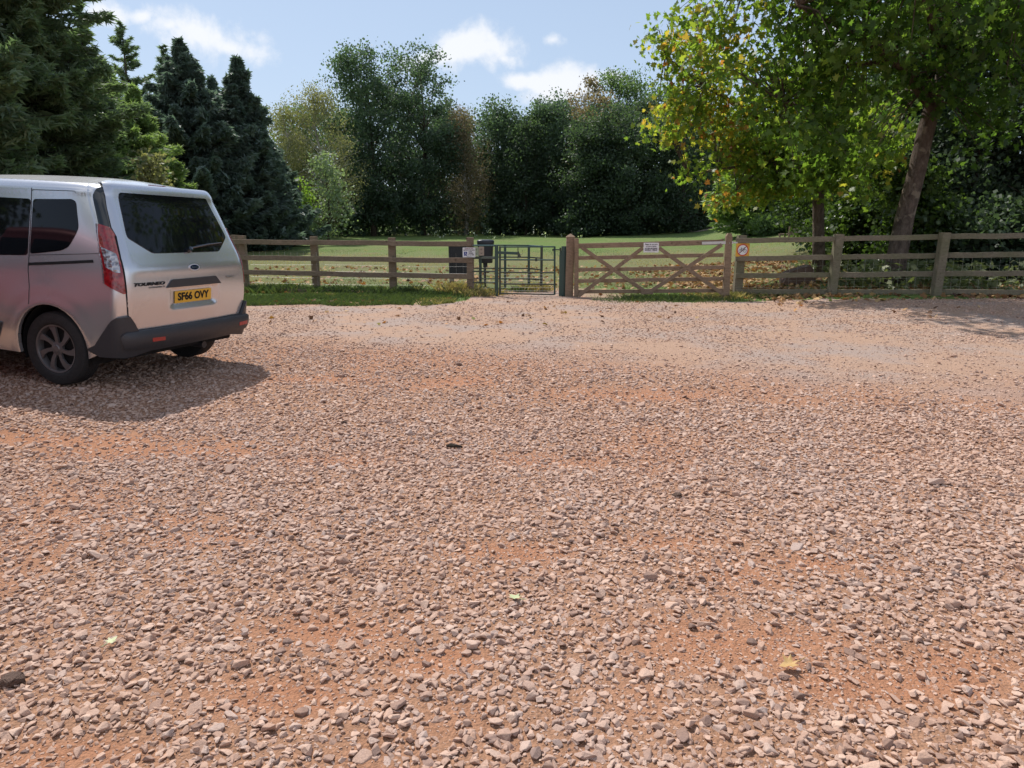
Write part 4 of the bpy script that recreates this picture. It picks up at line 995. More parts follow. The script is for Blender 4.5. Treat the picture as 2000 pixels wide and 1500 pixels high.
def broad_tree(name, label, u, v_top, width, Yd, mat, bark, n=7000, leaf=.22, seed=0, crown0=.12, shape='oval', gaps=.0, cat='tree', group=None, trunk_r=None, clump=.55, vbase=None, droop=0.0, tilt=0.0):
    r = np.random.default_rng(1000 + seed); top = at(u, v_top, Yd); x0, y0 = top.x, top.y; z0 = base_z(x0, y0) - .1; Ht = top.z - z0
    Rw = width / CAM_F * Yd / 2 * 1.12
    root = empty(name, (x0, y0, z0), label, cat, group)
    wood = MB(); tr_r = trunk_r or max(.06, Ht * .016)
    wob = r.normal(0, .02 * Ht, (6, 2)); wob[0] = 0
    spine = [Vector((wob[i][0] + tilt * Ht * i / 5, wob[i][1], Ht * .92 * i / 5)) for i in range(6)]
    wood.tube(spine, [tr_r * (1.15, .9, .7, .5, .3, .12)[i] for i in range(6)], 7, True)
    def sp(t):
        q = t / .92 * 5; i = min(4, int(q)); return spine[i].lerp(spine[i + 1], q - i)
    def prof(t):
        if shape == 'oval': return math.sin(math.pi * min(1, max(0, (t - crown0) / (1.02 - crown0))) ** .8) ** .6
        if shape == 'round': return max(0, 1 - abs((t - .6) / .44) ** 2.4) ** .5
        if shape == 'column': return min(1, (t - crown0) / .10 + .35) * max(0.05, 1 - max(0, (t - .60) / .43) ** 2.6) ** .5
        if shape == 'cone': return max(.05, 1.05 - t) ** .75
        return 1
    C_ = []; nl = int(46 + Ht * 3)
    for k in range(nl):
        t = crown0 + (1 - crown0) * (k + r.random()) / nl; pr = prof(t) * Rw * r.uniform(.72, 1.12); a = r.uniform(0, 6.283)
        s0 = sp(max(.08, t - .16 * r.uniform(.6, 1.3))); e = sp(min(t, .92)); tip = Vector((e.x + pr * math.cos(a), e.y + pr * math.sin(a), Ht * min(1.03, t + (.05 * r.random() if not droop else 0)) - (.06 * Ht * droop)))
        mid = s0.lerp(tip, .5) + Vector((0, 0, .03 * Ht)); rr = tr_r * (1 - t * .75) * .38
        wood.tube([s0, mid, tip], [rr, rr * .6, rr * .18], 4, False)
        for q in range(7):
            f = r.uniform(.35, 1.05); b = s0.lerp(mid, f * 2) if f < .5 else mid.lerp(tip, (f - .5) * 2); C_.append((b.x + r.normal() * .10 * Rw, b.y + r.normal() * .10 * Rw, b.z + r.normal() * .02 * Ht))
    C_ = np.array(C_)
    if gaps > 0:
        C_ = C_[fbm(C_[:, 0] + seed * 3 + C_[:, 1] * .5, C_[:, 2], clump * 3.2, 2) > gaps]
    ci_ = r.integers(0, len(C_), n); P_ = C_[ci_] + r.normal(size=(n, 3)) * np.array([clump, clump, clump * .7]) * .62
    if droop: P_[:, 2] -= np.abs(r.normal(0, droop, n))
    P_ = P_[P_[:, 2] > .15]
    n = len(P_)
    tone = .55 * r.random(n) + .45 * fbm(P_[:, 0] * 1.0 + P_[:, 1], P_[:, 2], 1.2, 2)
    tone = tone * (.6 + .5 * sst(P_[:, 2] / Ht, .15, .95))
    wood.build('trunk', bark, root, sharp=None)
    kw = dict(dirs=None, droop=.8) if droop else {}
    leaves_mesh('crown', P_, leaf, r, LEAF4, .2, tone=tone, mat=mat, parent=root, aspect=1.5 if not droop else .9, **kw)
    return root

def conifer(name, label, u, v_top, width, Yd, mat, n=12000, seed=0, kind='cypress', group=None, spray=.5, thin=.12, base=0.02, shape=.8, airy=False):
    r = np.random.default_rng(2000 + seed); top = at(u, v_top, Yd); x0, y0 = top.x, top.y; z0 = base_z(x0, y0) - .1; Ht = top.z - z0; Rw = width / CAM_F * Yd / 2
    root = empty(name, (x0, y0, z0), label, 'tree', group); wood = MB(); tr_r = Ht * .014
    wood.tube([(0, 0, 0), (.01 * Ht * r.normal(), 0, Ht * .5), (0, 0, Ht)], [tr_r, tr_r * .6, .012], 7)
    Pp = []; Dd = []; Tt = []
    nb = int(Ht * (44 if kind == 'cypress' else 15 if airy else 34)); per = max(1, n // nb)
    for k in range(nb):
        t = base + (1 - base) * ((k + r.random()) / nb); a = r.uniform(0, 6.283)
        L_ = Rw * min(1.0, (1 - t) / shape + .02) ** (1.0 if kind == 'cypress' else .9) * r.uniform(.5, 1.08) * (1 if r.random() > .14 else 1.32) * (1 if t < .93 else .6) + .08
        rise = (.28 if kind == 'cypress' else .35 if airy else .10) * L_; s0 = Vector((0, 0, Ht * t)); d = Vector((math.cos(a), math.sin(a), 0))
        tip = s0 + d * L_ + Vector((0, 0, rise)); mid = s0 + d * L_ * .55 + Vector((0, 0, rise * (.2 if kind == 'larch' else .4)))
        rb = tr_r * .22 * (1 - t) + .008; wood.tube([s0, mid, tip], [rb, rb * .6, .004], 3, False)
        m_ = int(per * (.25 + 1.2 * L_ / max(.3, Rw)))
        f = r.random(m_) ** .6; side = r.uniform(-1, 1, m_) * L_ * (.12 if airy else .30) * (1.15 - f)
        q = np.array(s0)[None] * (1 - f)[:, None] + np.array(tip)[None] * f[:, None]; q[:, 2] -= (f * (1 - f)) * rise * 1.0
        pv = np.array([-d.y, d.x, 0]); q = q + pv[None] * side[:, None]
        q[:, 2] -= np.abs(side) * .35 + r.random(m_) * spray * (.6 if kind == 'cypress' else .35 if airy else .8)
        dr = np.array(d)[None] * 1.0 + pv[None] * (np.sign(side) * .7)[:, None]; dr = np.repeat(dr, 1, 0); dr[:, 2] -= .30 if kind == 'cypress' else .05
        if kind == 'cypress' : dr[:, 2] += .8 * (r.random(m_) < .35)
        Pp.append(q); Dd.append(dr); Tt.append(np.clip(.35 * r.random(m_) + .5 * f * (.6 + .4 * r.random()) + .12 * r.normal(), 0, 1))  # sprays lighten towards the tips, edge light put into the leaf tone
    P_ = np.concatenate(Pp); D_ = np.concatenate(Dd); T_ = np.concatenate(Tt); ok = P_[:, 2] > .05; P_, D_, T_ = P_[ok], D_[ok], T_[ok]
    wood.build('trunk', M['bark_dark'], root, sharp=None)
    sh = LEAF4 if kind == 'cypress' else np.array([(-.5, -.04, 0), (0, -.22, .02), (.5, 0, .03), (0, .22, .02)])
    D_ = D_ + r.normal(size=D_.shape) * (.45 if kind == 'larch' else .35)
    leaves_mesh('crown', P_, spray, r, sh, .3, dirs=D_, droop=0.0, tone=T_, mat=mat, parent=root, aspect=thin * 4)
    return root

# --- left: conifers beyond the van
conifer('larch_tree', 'huge dark conifer filling the upper left corner above the van', -30, -420, 300, 20, G['larch_dark'], 130000, 1, 'larch', spray=.30, thin=.11, shape=.42)
conifer('larch_tree', 'larch with pale sunlit feathery sprays just right of the huge dark conifer', 172, 95, 280, 25, G['larch_needles'], 90000, 2, 'larch', spray=.32, thin=.10, shape=.60)
conifer('larch_tree', 'dark conifer cut by the left picture edge, behind the van front', -190, -150, 420, 17, G['larch_dark'], 60000, 42, 'larch', spray=.32, thin=.12, shape=.4)
conifer('larch_tree', 'slim larch spire rising alone against the sky above the van', 236, 42, 240, 34, G['larch_dark'], 17000, 3, 'larch', spray=.34, thin=.09, shape=.85, airy=True)
conifer('larch_tree', 'short larch tip squeezed between the larch spire and the broad cypress', 318, 88, 160, 37, G['larch_dark'], 13000, 4, 'larch', spray=.34, thin=.09, shape=.85, airy=True)
conifer('larch_tree', 'airy larch top sticking out of the huge dark conifer against the sky', 150, -25, 150, 22.5, G['larch_dark'], 15000, 43, 'larch', spray=.28, thin=.09, shape=.8, airy=True)
conifer('larch_tree', 'low larch with lime green sprays hanging over the van roof', 258, 165, 190, 27, G['larch_needles'], 60000, 41, 'larch', spray=.32, thin=.10, shape=.6)
conifer('cypress_tree', 'broad dark cypress, the taller of the two cypresses', 350, 78, 215, 33, G['cypress_leaves'], 120000, 5, 'cypress', spray=.42, thin=.13, shape=.55)
conifer('cypress_tree', 'slender dark cypress right of the taller one, behind the left fence end', 463, 113, 180, 35, G['cypress_leaves'], 100000, 6, 'cypress', spray=.42, thin=.13, shape=.72)
conifer('cypress_tree', 'low dark cypress skirt at the foot of the slender cypress', 525, 270, 140, 39, G['cypress_leaves'], 30000, 7, 'cypress', spray=.42, thin=.15, shape=.8)
conifer('cypress_tree', 'dark cypress half hidden between the two tall cypresses', 412, 150, 160, 38, G['cypress_leaves'], 26000, 71, 'cypress', spray=.42, thin=.15, shape=.7)
broad_tree('young_maple', 'small bush with yellowing leaves above the van roof', 290, 300, 60, 20, G['golden_green_leaves'], M['bark_dark'], 900, .13, 9, .5, 'round', cat='bush', clump=.25)
# --- the far wood line
B = broad_tree
B('birch_tree', 'golden green birch with thin crown left of the tall pair', 615, 160, 150, 52, G['golden_green_leaves'], M['bark_birch'], 17000, .15, 10, .16, 'oval', .38, clump=.5, droop=.4)
B('birch_tree', 'smaller pale birch at the right edge of the cypresses', 548, 200, 100, 50, G['golden_green_leaves'], M['bark_birch'], 9000, .15, 11, .2, 'oval', .42, clump=.45, droop=.4)
B('birch_tree', 'thin dark-leaved birch behind the silver shrub', 572, 215, 110, 55, G['mid_green_leaves'], M['bark_birch'], 6500, .2, 12, .1, 'oval', .30, clump=.6)
B('tall_tree', 'tallest leafy tree of the wood line, left one of the pair', 716, 106, 125, 58, G['blue_green_leaves'], M['bark_dark'], 26000, .19, 13, .06, 'column', .27, clump=.62)
B('tall_tree', 'tall leafy tree right beside the tallest one', 818, 114, 128, 60, G['blue_green_leaves'], M['bark_dark'], 26000, .19, 14, .08, 'column', .27, clump=.62)
B('tall_tree', 'narrow dark tree between the birch and the tallest tree', 668, 215, 80, 61, G['dark_green_leaves'], M['bark_dark'], 12000, .19, 15, .02, 'column', .3, clump=.6)
B('weeping_birch', 'brown weeping birch with hanging twigs in the middle of the wood line', 905, 180, 92, 60, G['brown_leaves'], M['bark_birch'], 17000, .15, 16, .22, 'oval', .34, clump=.40, droop=1.3)
B('leafy_tree', 'dark tree just right of the brown weeping birch', 975, 203, 82, 62, G['blue_green_leaves'], M['bark_dark'], 16000, .19, 17, .04, 'column', .27, clump=.6)
B('leafy_tree', 'low dark tree in the dip of the skyline', 1028, 228, 78, 60, G['dark_green_leaves'], M['bark_dark'], 14000, .19, 18, .04, 'column', .27, clump=.6)
B('leafy_tree', 'dark round-topped tree right of the dip of the skyline', 1088, 193, 105, 61, G['blue_green_leaves'], M['bark_dark'], 21000, .19, 19, .03, 'column', .27, clump=.62)
B('leafy_tree', 'sparse straw-coloured tree top against the sky', 1150, 158, 70, 67, G['brown_leaves'], M['bark_birch'], 3000, .2, 20, .45, 'oval', .48, clump=.5)
B('leafy_tree', 'tall light green tree left of the plane trees', 1217, 146, 118, 66, G['mid_green_leaves'], M['bark_dark'], 21000, .19, 21, .2, 'round', .36, clump=.65)
B('leafy_tree', 'rust-brown tinged tree below the straw-coloured top', 1168, 196, 100, 60, G['brown_leaves'], M['bark_dark'], 7000, .22, 22, .3, 'oval', .36, clump=.55)
B('leafy_tree', 'big dark tree with yellowish top in front of the light green one', 1235, 205, 150, 56, G['dark_green_leaves'], M['bark_dark'], 32000, .19, 23, .0, 'column', .22, clump=.65)
B('leafy_tree', 'dense dark tree below the yellow plane leaves', 1335, 190, 130, 57, G['dark_green_leaves'], M['bark_dark'], 26000, .19, 24, .0, 'column', .26, clump=.65)
B('leafy_tree', 'shorter dark tree at the end of the footpath', 1412, 240, 110, 62, G['mid_green_leaves'], M['bark_dark'], 16000, .19, 25, .0, 'column', .34, clump=.6)
B('leafy_tree', 'dark olive tree in front of the rust-brown one', 1155, 245, 105, 56, G['dark_green_leaves'], M['bark_dark'], 21000, .19, 26, .0, 'column', .3, clump=.6)
B('silver_shrub', 'pale silvery shrub catching the sun before the wood', 634, 305, 70, 42, G['silver_leaves'], M['bark_dark'], 2600, .15, 27, .1, 'oval', .40, cat='shrub', clump=.35)
B('lime_shrub', 'small bright lime shrub left of the silvery one', 590, 352, 44, 43, G['lime_leaves'], M['bark_dark'], 900, .15, 28, .45, 'round', .30, cat='shrub', clump=.3)
# second rank, partly seen through the first
for k, (u, v, w_, lb) in enumerate([(640, 250, 130, 'shaded tree behind the golden birch'), (765, 200, 130, 'shaded tree behind the gap of the tall pair'), (865, 235, 110, 'shaded tree behind the left side of the weeping birch'), (940, 250, 110, 'shaded tree behind the right side of the weeping birch'),
                                   (1005, 262, 110, 'shaded tree behind the dip of the skyline'), (1055, 262, 110, 'shaded tree behind and left of the round-topped tree'), (1130, 235, 120, 'shaded tree behind and right of the round-topped tree'), (1285, 215, 130, 'shaded tree behind the two dense dark trees'), (1380, 235, 120, 'shaded tree behind the shorter tree at the path end'), (1470, 260, 130, 'shaded tree behind the larch by the path')]):
    B('shaded_tree', lb, u, v - 26, w_ * 1.2, 72 + k % 3, G['dark_green_leaves'], M['bark_dark'], 12500, .26, 60 + k, .0, 'column', .30, clump=.8, group='second row of trees in the wood')

# undergrowth closes the foot of the wood
def undergrowth(name, label, segs, mat, leaf, per_m3, seed, cat='undergrowth', floor=True):
    r = np.random.default_rng(seed); P_ = []
    for (u0, u1, vt, Y0, Y1) in segs:
        A_ = at(u0, vt, Y0); B_ = at(u1, vt, Y0); H0 = A_.z - base_z(A_.x, Y0); n = int((B_.x - A_.x) * (Y1 - Y0) * H0 * per_m3)
        x = r.uniform(A_.x, B_.x, n); y = r.uniform(Y0, Y1, n); z = r.random(n) ** .9 * H0 * (.62 + .75 * fbm(x, y, 3.0, 3)); P_.append(np.stack([x, y, terrain(x, y) + z], 1))
    P_ = np.concatenate(P_); tone = .5 * r.random(len(P_)) + .4 * fbm(P_[:, 0], P_[:, 2] + P_[:, 1], 1.5, 2) - .1
    o = leaves_mesh(name, P_, leaf, r, LEAF4, .2, tone=tone, mat=mat, aspect=1.5); return tag(o, label, cat, kind='stuff')
undergrowth('woodland_undergrowth', 'dark shaded undergrowth closing the foot of the far wood', [(430, 700, 395, 54, 60), (640, 1000, 385, 59, 66), (960, 1240, 380, 60, 67), (1200, 1440, 370, 58, 66), (1330, 1480, 385, 64, 70)], G['dark_green_leaves'], .34, 16, 71)
# --- right: trees and bushes behind the plane trees
conifer('larch_tree', 'feathery light green larch beside the distant bench', 1520, 215, 230, 40, G['larch_needles'], 22000, 81, 'larch', spray=.48, thin=.16, shape=.7)
conifer('larch_tree', 'smaller feathery larch between the bench and the slim trunk', 1615, 260, 170, 38, G['larch_needles'], 16000, 82, 'larch', spray=.42, thin=.16, shape=.7)
B('path_shrub', 'low pale shrub at the right edge of the footpath', 1462, 392, 62, 40, G['silver_leaves'], M['bark_dark'], 1500, .13, 83, .05, 'round', .3, cat='shrub', clump=.3)
B('path_shrub', 'grey green bush just left of the distant bench', 1500, 425, 40, 37, G['mid_green_leaves'], M['bark_dark'], 1200, .12, 84, .0, 'round', .2, cat='shrub', clump=.3)
B('holly_tree', 'dense dark evergreen right of the slim trunk', 1690, 150, 190, 25, G['ivy_leaves'], M['bark_dark'], 26000, .13, 85, .0, 'column', .30, clump=.45)
B('holly_tree', 'dense dark evergreen directly behind the leaning plane trunk', 1800, 60, 230, 22, G['ivy_leaves'], M['bark_dark'], 34000, .12, 86, .0, 'column', .25, clump=.42)
B('holly_tree', 'tall dark evergreen at the right edge of the picture', 1960, -60, 280, 20, G['dark_green_leaves'], M['bark_dark'], 42000, .13, 87, .0, 'column', .2, clump=.45)
B('holly_tree', 'dark evergreen beyond the right edge of the picture', 2180, -60, 300, 19, G['dark_green_leaves'], M['bark_dark'], 22000, .14, 88, .0, 'column', .2, clump=.5)
B('ivy_bush', 'leafy bush lit in spots between the leaning trunk and the fence post', 1790, 330, 150, 18.2, G['ivy_leaves'], M['bark_dark'], 6500, .14, 89, .0, 'oval', .30, cat='bush', clump=.35)
B('ivy_bush', 'leafy bush with glossy leaves between the two plane trunks', 1675, 375, 120, 21, G['ivy_leaves'], M['bark_dark'], 6000, .13, 90, .0, 'oval', .25, cat='bush', clump=.35)
B('ivy_bush', 'dark bush behind the fence at the far right', 1935, 400, 200, 17.5, G['dark_green_leaves'], M['bark_dark'], 9000, .13, 91, .0, 'round', .2, cat='bush', clump=.4)
undergrowth('shaded_thicket', 'black-green thicket behind the right fence', [(1640, 2250, 300, 23.5, 27), (1850, 2300, 330, 19, 22)], G['dark_green_leaves'], .20, 40, 72)

# --- plane trees
def plane_tree(label, base, spine, rads, ells, seed, leaf, n, tone_f, limbs):
    r = np.random.default_rng(seed); root = empty('plane_tree', base, label, 'tree', None); W_ = MB(); b0 = Vector(base)
    W_.tube([Vector(p) - b0 for p in spine], rads, 16)
    for pts, rr in limbs: W_.tube([Vector(p) - b0 for p in pts], rr, 10)
    anchors = [Vector(p) for p in spine[-2:]] + [Vector(p) for pts, _ in limbs for p in pts[1:]]
    Pp = []; tn = []; tot = sum(e[2] for e in ells)
    for (c, rad, wgt, tb) in ells:
        m_ = int(n * wgt / tot); ncl = max(6, m_ // 19); C_ = ellip(r, ncl, c, rad, .25)
        for q in C_[::2]:
            q_ = Vector(q); a = min(anchors, key=lambda z: (z - q_).length); e0 = Vector(c)
            if .5 < (a - q_).length < 2.1:
                mid = a.lerp(q_, .5) + Vector((0, 0, .25)); W_.tube([a - b0, mid - b0, q_ - b0], [.022, .012, .004], 4, False)
        ci_ = r.integers(0, ncl, m_); p = C_[ci_] + r.normal(size=(m_, 3)) * np.array([.21, .21, .17]); Pp.append(p)
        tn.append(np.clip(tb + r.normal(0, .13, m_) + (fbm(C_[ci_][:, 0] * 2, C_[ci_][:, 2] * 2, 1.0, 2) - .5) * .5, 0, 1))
    P_ = np.concatenate(Pp); T_ = np.concatenate(tn); W_.build('trunk', M['bark'], root, sharp=None)
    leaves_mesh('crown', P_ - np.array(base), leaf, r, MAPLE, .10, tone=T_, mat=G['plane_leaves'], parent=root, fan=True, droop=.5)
    return root
def E_(u, v, Yd, wpx, hpx, dep, wgt=None, tone=.45):
    c = at(u, v, Yd); k = Yd / CAM_F; rad = (wpx / 2 * k, dep, hpx / 2 * k); return (tuple(c), rad, wgt or (wpx * hpx / 10000.0) * (dep ** .3), tone)
Y1 = 15.6
sp1 = [at(1738, 575, Y1), at(1752, 500, Y1), at(1768, 420, Y1), at(1792, 330, Y1), at(1806, 265, Y1), at(1822, 205, Y1), at(1836, 165, Y1), at(1850, 90, Y1 - .3), at(1845, -60, Y1 - .6), at(1850, -220, Y1 - .8)]
sp1[0].z = base_z(sp1[0].x, Y1) - .15
lim1 = [([at(1824, 205, Y1), at(1800, 180, Y1 - .2), at(1775, 145, Y1 - .4), at(1750, 118, Y1 - .6), at(1690, 75, Y1 - 1.1), at(1560, 10, Y1 - 1.5)], [.15, .12, .11, .10, .08, .04]),
        ([at(1842, 140, Y1), at(1900, 60, Y1 - .8), at(1990, -20, Y1 - 1.8)], [.11, .08, .04]),
        ([at(1845, 100, Y1 - .2), at(1815, 30, Y1 - 1.6), at(1790, -30, Y1 - 3.0)], [.10, .07, .04]), ([at(1850, 60, Y1 - .3), at(1700, -80, Y1 + .5), at(1480, -60, Y1 + .4)], [.10, .07, .03]), ([at(1750, 118, Y1 - .6), at(1640, 130, Y1 - .2), at(1530, 200, Y1 - .2)], [.07, .05, .02])]
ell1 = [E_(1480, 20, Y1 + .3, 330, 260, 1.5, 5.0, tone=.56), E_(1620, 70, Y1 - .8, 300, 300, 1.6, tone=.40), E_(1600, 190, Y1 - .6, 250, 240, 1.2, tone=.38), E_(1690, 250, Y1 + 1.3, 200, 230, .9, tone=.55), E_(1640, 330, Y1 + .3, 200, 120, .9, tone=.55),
        E_(1740, 0, Y1 - 2.6, 330, 170, 1.2, tone=.25), E_(1900, 80, Y1 - 1.2, 300, 260, 1.4, tone=.22), E_(1960, 230, Y1 - .8, 200, 160, 1.1, tone=.22), E_(1850, -80, Y1 - 1.0, 620, 260, 2.6, tone=.35), E_(1560, -110, Y1, 460, 220, 2.4, tone=.4), E_(2120, 40, Y1 - 1.5, 260, 320, 1.6, tone=.3), E_(1620, -190, 13.0, 460, 200, 1.5, 2.2, .5), E_(1900, -240, 12.3, 420, 200, 1.5, 2.0, .4), E_(1400, 90, Y1 + .2, 170, 200, 1.0, 1.9, tone=.70), E_(1350, 60, Y1 + .3, 110, 190, .6, .9, .70)]  # low tones paint the shade of the near crown side into the leaves
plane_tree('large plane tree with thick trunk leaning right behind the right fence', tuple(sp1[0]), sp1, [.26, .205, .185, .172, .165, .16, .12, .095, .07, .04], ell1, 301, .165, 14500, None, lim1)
Y2 = 18.6
sp2 = [at(1600, 540, Y2), at(1599, 470, Y2), at(1598, 400, Y2), at(1600, 330, Y2), at(1585, 240, Y2), at(1560, 150, Y2), at(1540, 80, Y2)]; sp2[0].z = base_z(sp2[0].x, Y2) - .15
lim2 = [([at(1599, 330, Y2), at(1500, 240, Y2 - .3), at(1380, 170, Y2 - .6), at(1300, 110, Y2 - .6)], [.10, .07, .04, .015]), ([at(1598, 370, Y2), at(1500, 320, Y2 - .4), at(1400, 330, Y2 - .6), at(1345, 345, Y2 - .6)], [.07, .05, .025, .01]),
        ([at(1590, 260, Y2), at(1480, 170, Y2), at(1400, 100, Y2)], [.08, .05, .02]), ([at(1598, 350, Y2), at(1680, 290, Y2), at(1740, 260, Y2)], [.06, .04, .02]), ([at(1500, 320, Y2 - .4), at(1440, 370, Y2 - .6), at(1400, 395, Y2 - .6)], [.03, .02, .008])]
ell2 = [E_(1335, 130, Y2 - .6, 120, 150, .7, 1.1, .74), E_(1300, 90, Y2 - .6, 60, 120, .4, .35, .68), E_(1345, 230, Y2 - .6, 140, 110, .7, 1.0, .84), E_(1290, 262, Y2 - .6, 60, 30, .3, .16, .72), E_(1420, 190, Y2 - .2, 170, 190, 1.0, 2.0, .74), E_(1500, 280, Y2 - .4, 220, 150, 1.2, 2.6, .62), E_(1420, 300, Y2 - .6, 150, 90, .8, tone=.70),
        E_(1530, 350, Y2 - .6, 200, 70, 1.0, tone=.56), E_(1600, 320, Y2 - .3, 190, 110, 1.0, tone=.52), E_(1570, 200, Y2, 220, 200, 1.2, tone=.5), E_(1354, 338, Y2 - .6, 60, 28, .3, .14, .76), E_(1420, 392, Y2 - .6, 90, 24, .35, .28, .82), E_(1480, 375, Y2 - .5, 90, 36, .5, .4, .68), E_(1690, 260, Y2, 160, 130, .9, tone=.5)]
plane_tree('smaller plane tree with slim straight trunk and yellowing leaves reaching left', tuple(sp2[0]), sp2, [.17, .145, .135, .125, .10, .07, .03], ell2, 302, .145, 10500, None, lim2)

# --- trees behind the viewpoint (they show in the van's windows and shade the sky)
def field_tree(label, x, y, Ht, Rw, mat, seed, n=5000):
    r = np.random.default_rng(seed); root = empty('roadside_tree', (x, y, 0), label, 'tree', 'trees around the car park behind the viewpoint'); W_ = MB()
    W_.tube([(0, 0, -.3), (.1, 0, Ht * .4), (0, .1, Ht * .9)], [.22, .15, .03], 8)
    C_ = ellip(r, 150, (0, 0, Ht * .56), (Rw, Rw, Ht * .46), .3)
    for q in C_[::5]: W_.tube([(0, 0, max(.8, q[2] * .6)), tuple(q)], [.05, .01], 4, False)
    P_ = C_[r.integers(0, len(C_), n)] + r.normal(size=(n, 3)) * .5
    W_.build('trunk', M['bark_dark'], root, sharp=None); leaves_mesh('crown', P_, .34, r, LEAF4, .2, mat=mat, parent=root, aspect=1.5)
for k, (x, y, h_, rw, lb) in enumerate([(-17, -9, 12, 3.6, 'round tree out of view behind the van'), (-14, -17, 12, 4.0, 'taller tree out of view further behind the car park'), (-22, 1, 12, 3.8, 'tree out of view at the left of the car park')]):
    field_tree(lb, x, y, h_, rw, G['mid_green_leaves'], 500 + k)
# ------------------------------------------------------------------ grass, weeds, fallen leaves, small things on the gravel
gm_('grass_blades', None, None, .35, tint=(1.4, 1.5, .7), extra=[(0, (.045, .07, .026)), (.45, (.095, .135, .05)), (.7, (.15, .17, .06)), (.85, (.32, .26, .12)), (1, (.48, .36, .18))])
gm_('fallen_leaf_litter', None, None, .15, tint=(1.3, 1.0, .7), extra=[(0, (.07, .035, .02)), (.35, (.22, .11, .05)), (.6, (.40, .24, .11)), (.8, (.52, .36, .18)), (.93, (.50, .22, .04)), (1, (.20, .25, .06))], rough=.7)
def blades(name, label, X_, Y_, h, w_, tone, seed, cat='grass', lean=.5):
    r = np.random.default_rng(seed); n = len(X_); Z_ = ground_z(X_, Y_) - .01; a = r.uniform(0, 6.283, n); h = h * r.uniform(.5, 1.3, n)
    px2 = np.cos(a) * w_ / 2; py2 = np.sin(a) * w_ / 2; lx = r.normal(0, lean, n) * h; ly_ = r.normal(0, lean, n) * h
    v0 = np.stack([X_ - px2, Y_ - py2, Z_], 1); v1 = np.stack([X_ + px2, Y_ + py2, Z_], 1); v2 = np.stack([X_ + lx * .4 + px2 * .6, Y_ + ly_ * .4 + py2 * .6, Z_ + h * .6], 1); v3 = np.stack([X_ + lx, Y_ + ly_, Z_ + h], 1)
    V_ = np.stack([v0, v1, v2, v3], 1).reshape(-1, 3); me = np_mesh(name, V_, np.arange(4 * n).reshape(n, 4))
    at_ = me.attributes.new('tone', 'FLOAT', 'FACE'); at_.data.foreach_set('value', np.clip(tone, 0, 1).astype(np.float32)[:len(me.polygons)])
    return tag(link(name, me, G['grass_blades']), label, cat, kind='stuff')
r = np.random.default_rng(90)
# verge under the left fence
n = 60000; X_ = r.uniform(-8.5, -.85, n); Y_ = edge_y(X_) - .25 + r.random(n) ** 1.1 * 2.6
k = fbm(X_, Y_, .7, 3); keep = (k > .36 + .15 * (Y_ > edge_y(X_) + 1.9)) & ((X_ < -1.1) | (Y_ > 14.2)); X_, Y_, k = X_[keep], Y_[keep], k[keep]
near_f = np.exp(-((Y_ - np.interp(X_, [-6.3, -.9], [16.2, 15.2])) / .35) ** 2)
blades('verge_grass', 'green grass and weeds along the foot of the left fence', X_, Y_, .055 + .13 * near_f * (fbm(X_ + 9, Y_, .5, 2) > .5) + .03 * k, .014, .36 + .45 * (r.random(len(X_)) - .5) + .35 * (fbm(X_ + 40, Y_, .9, 3) > .60), 91)
# dry tufts around the gates and posts
def tuft(c, rad, n_, h, tone, seed):
    rr = np.random.default_rng(seed); return c.x + rr.normal(0, rad, n_), c.y + rr.normal(0, rad * .7, n_), np.full(n_, h), np.clip(tone + rr.normal(0, .10, n_), 0, 1)
T_ = [tuft(at(*q[:3]), *q[3:]) for q in [(895, 560, 15.5, .20, 700, .22, .88, 1), (930, 575, 15.1, .20, 600, .14, .85, 2), (955, 578, 15.3, .18, 500, .12, .85, 3), (1020, 563, 16.1, .16, 500, .11, .35, 4), (1050, 560, 16.1, .16, 600, .14, .9, 5), (1400, 578, 14.5, .25, 900, .10, .82, 6), (1435, 578, 14.6, .18, 700, .12, .80, 7), (1470, 580, 14.8, .3, 900, .09, .7, 8),
     (1260, 586, 14.4, .35, 900, .08, .4, 9), (1310, 584, 14.4, .45, 1500, .08, .35, 10), (1370, 586, 14.3, .4, 1300, .07, .4, 11), (1230, 592, 14.0, .3, 500, .05, .35, 12), (540, 545, 15.9, .35, 900, .17, .45, 13), (500, 548, 16.0, .2, 500, .14, .3, 14), (720, 560, 15.7, .3, 600, .15, .35, 15), (640, 556, 15.8, .3, 700, .14, .35, 16), (840, 570, 15.2, .4, 1500, .10, .22, 17), (780, 572, 15.2, .35, 1300, .10, .22, 18), (560, 575, 14.6, .5, 1500, .07, .25, 19), (680, 578, 14.7, .5, 1500, .07, .25, 20)]]
blades('dry_grass_tufts', 'straw-coloured and green tufts around the gate posts', *(np.concatenate([t[i] for t in T_]) for i in (0, 1)), np.concatenate([t[2] for t in T_]), .012, np.concatenate([t[3] for t in T_]), 92)
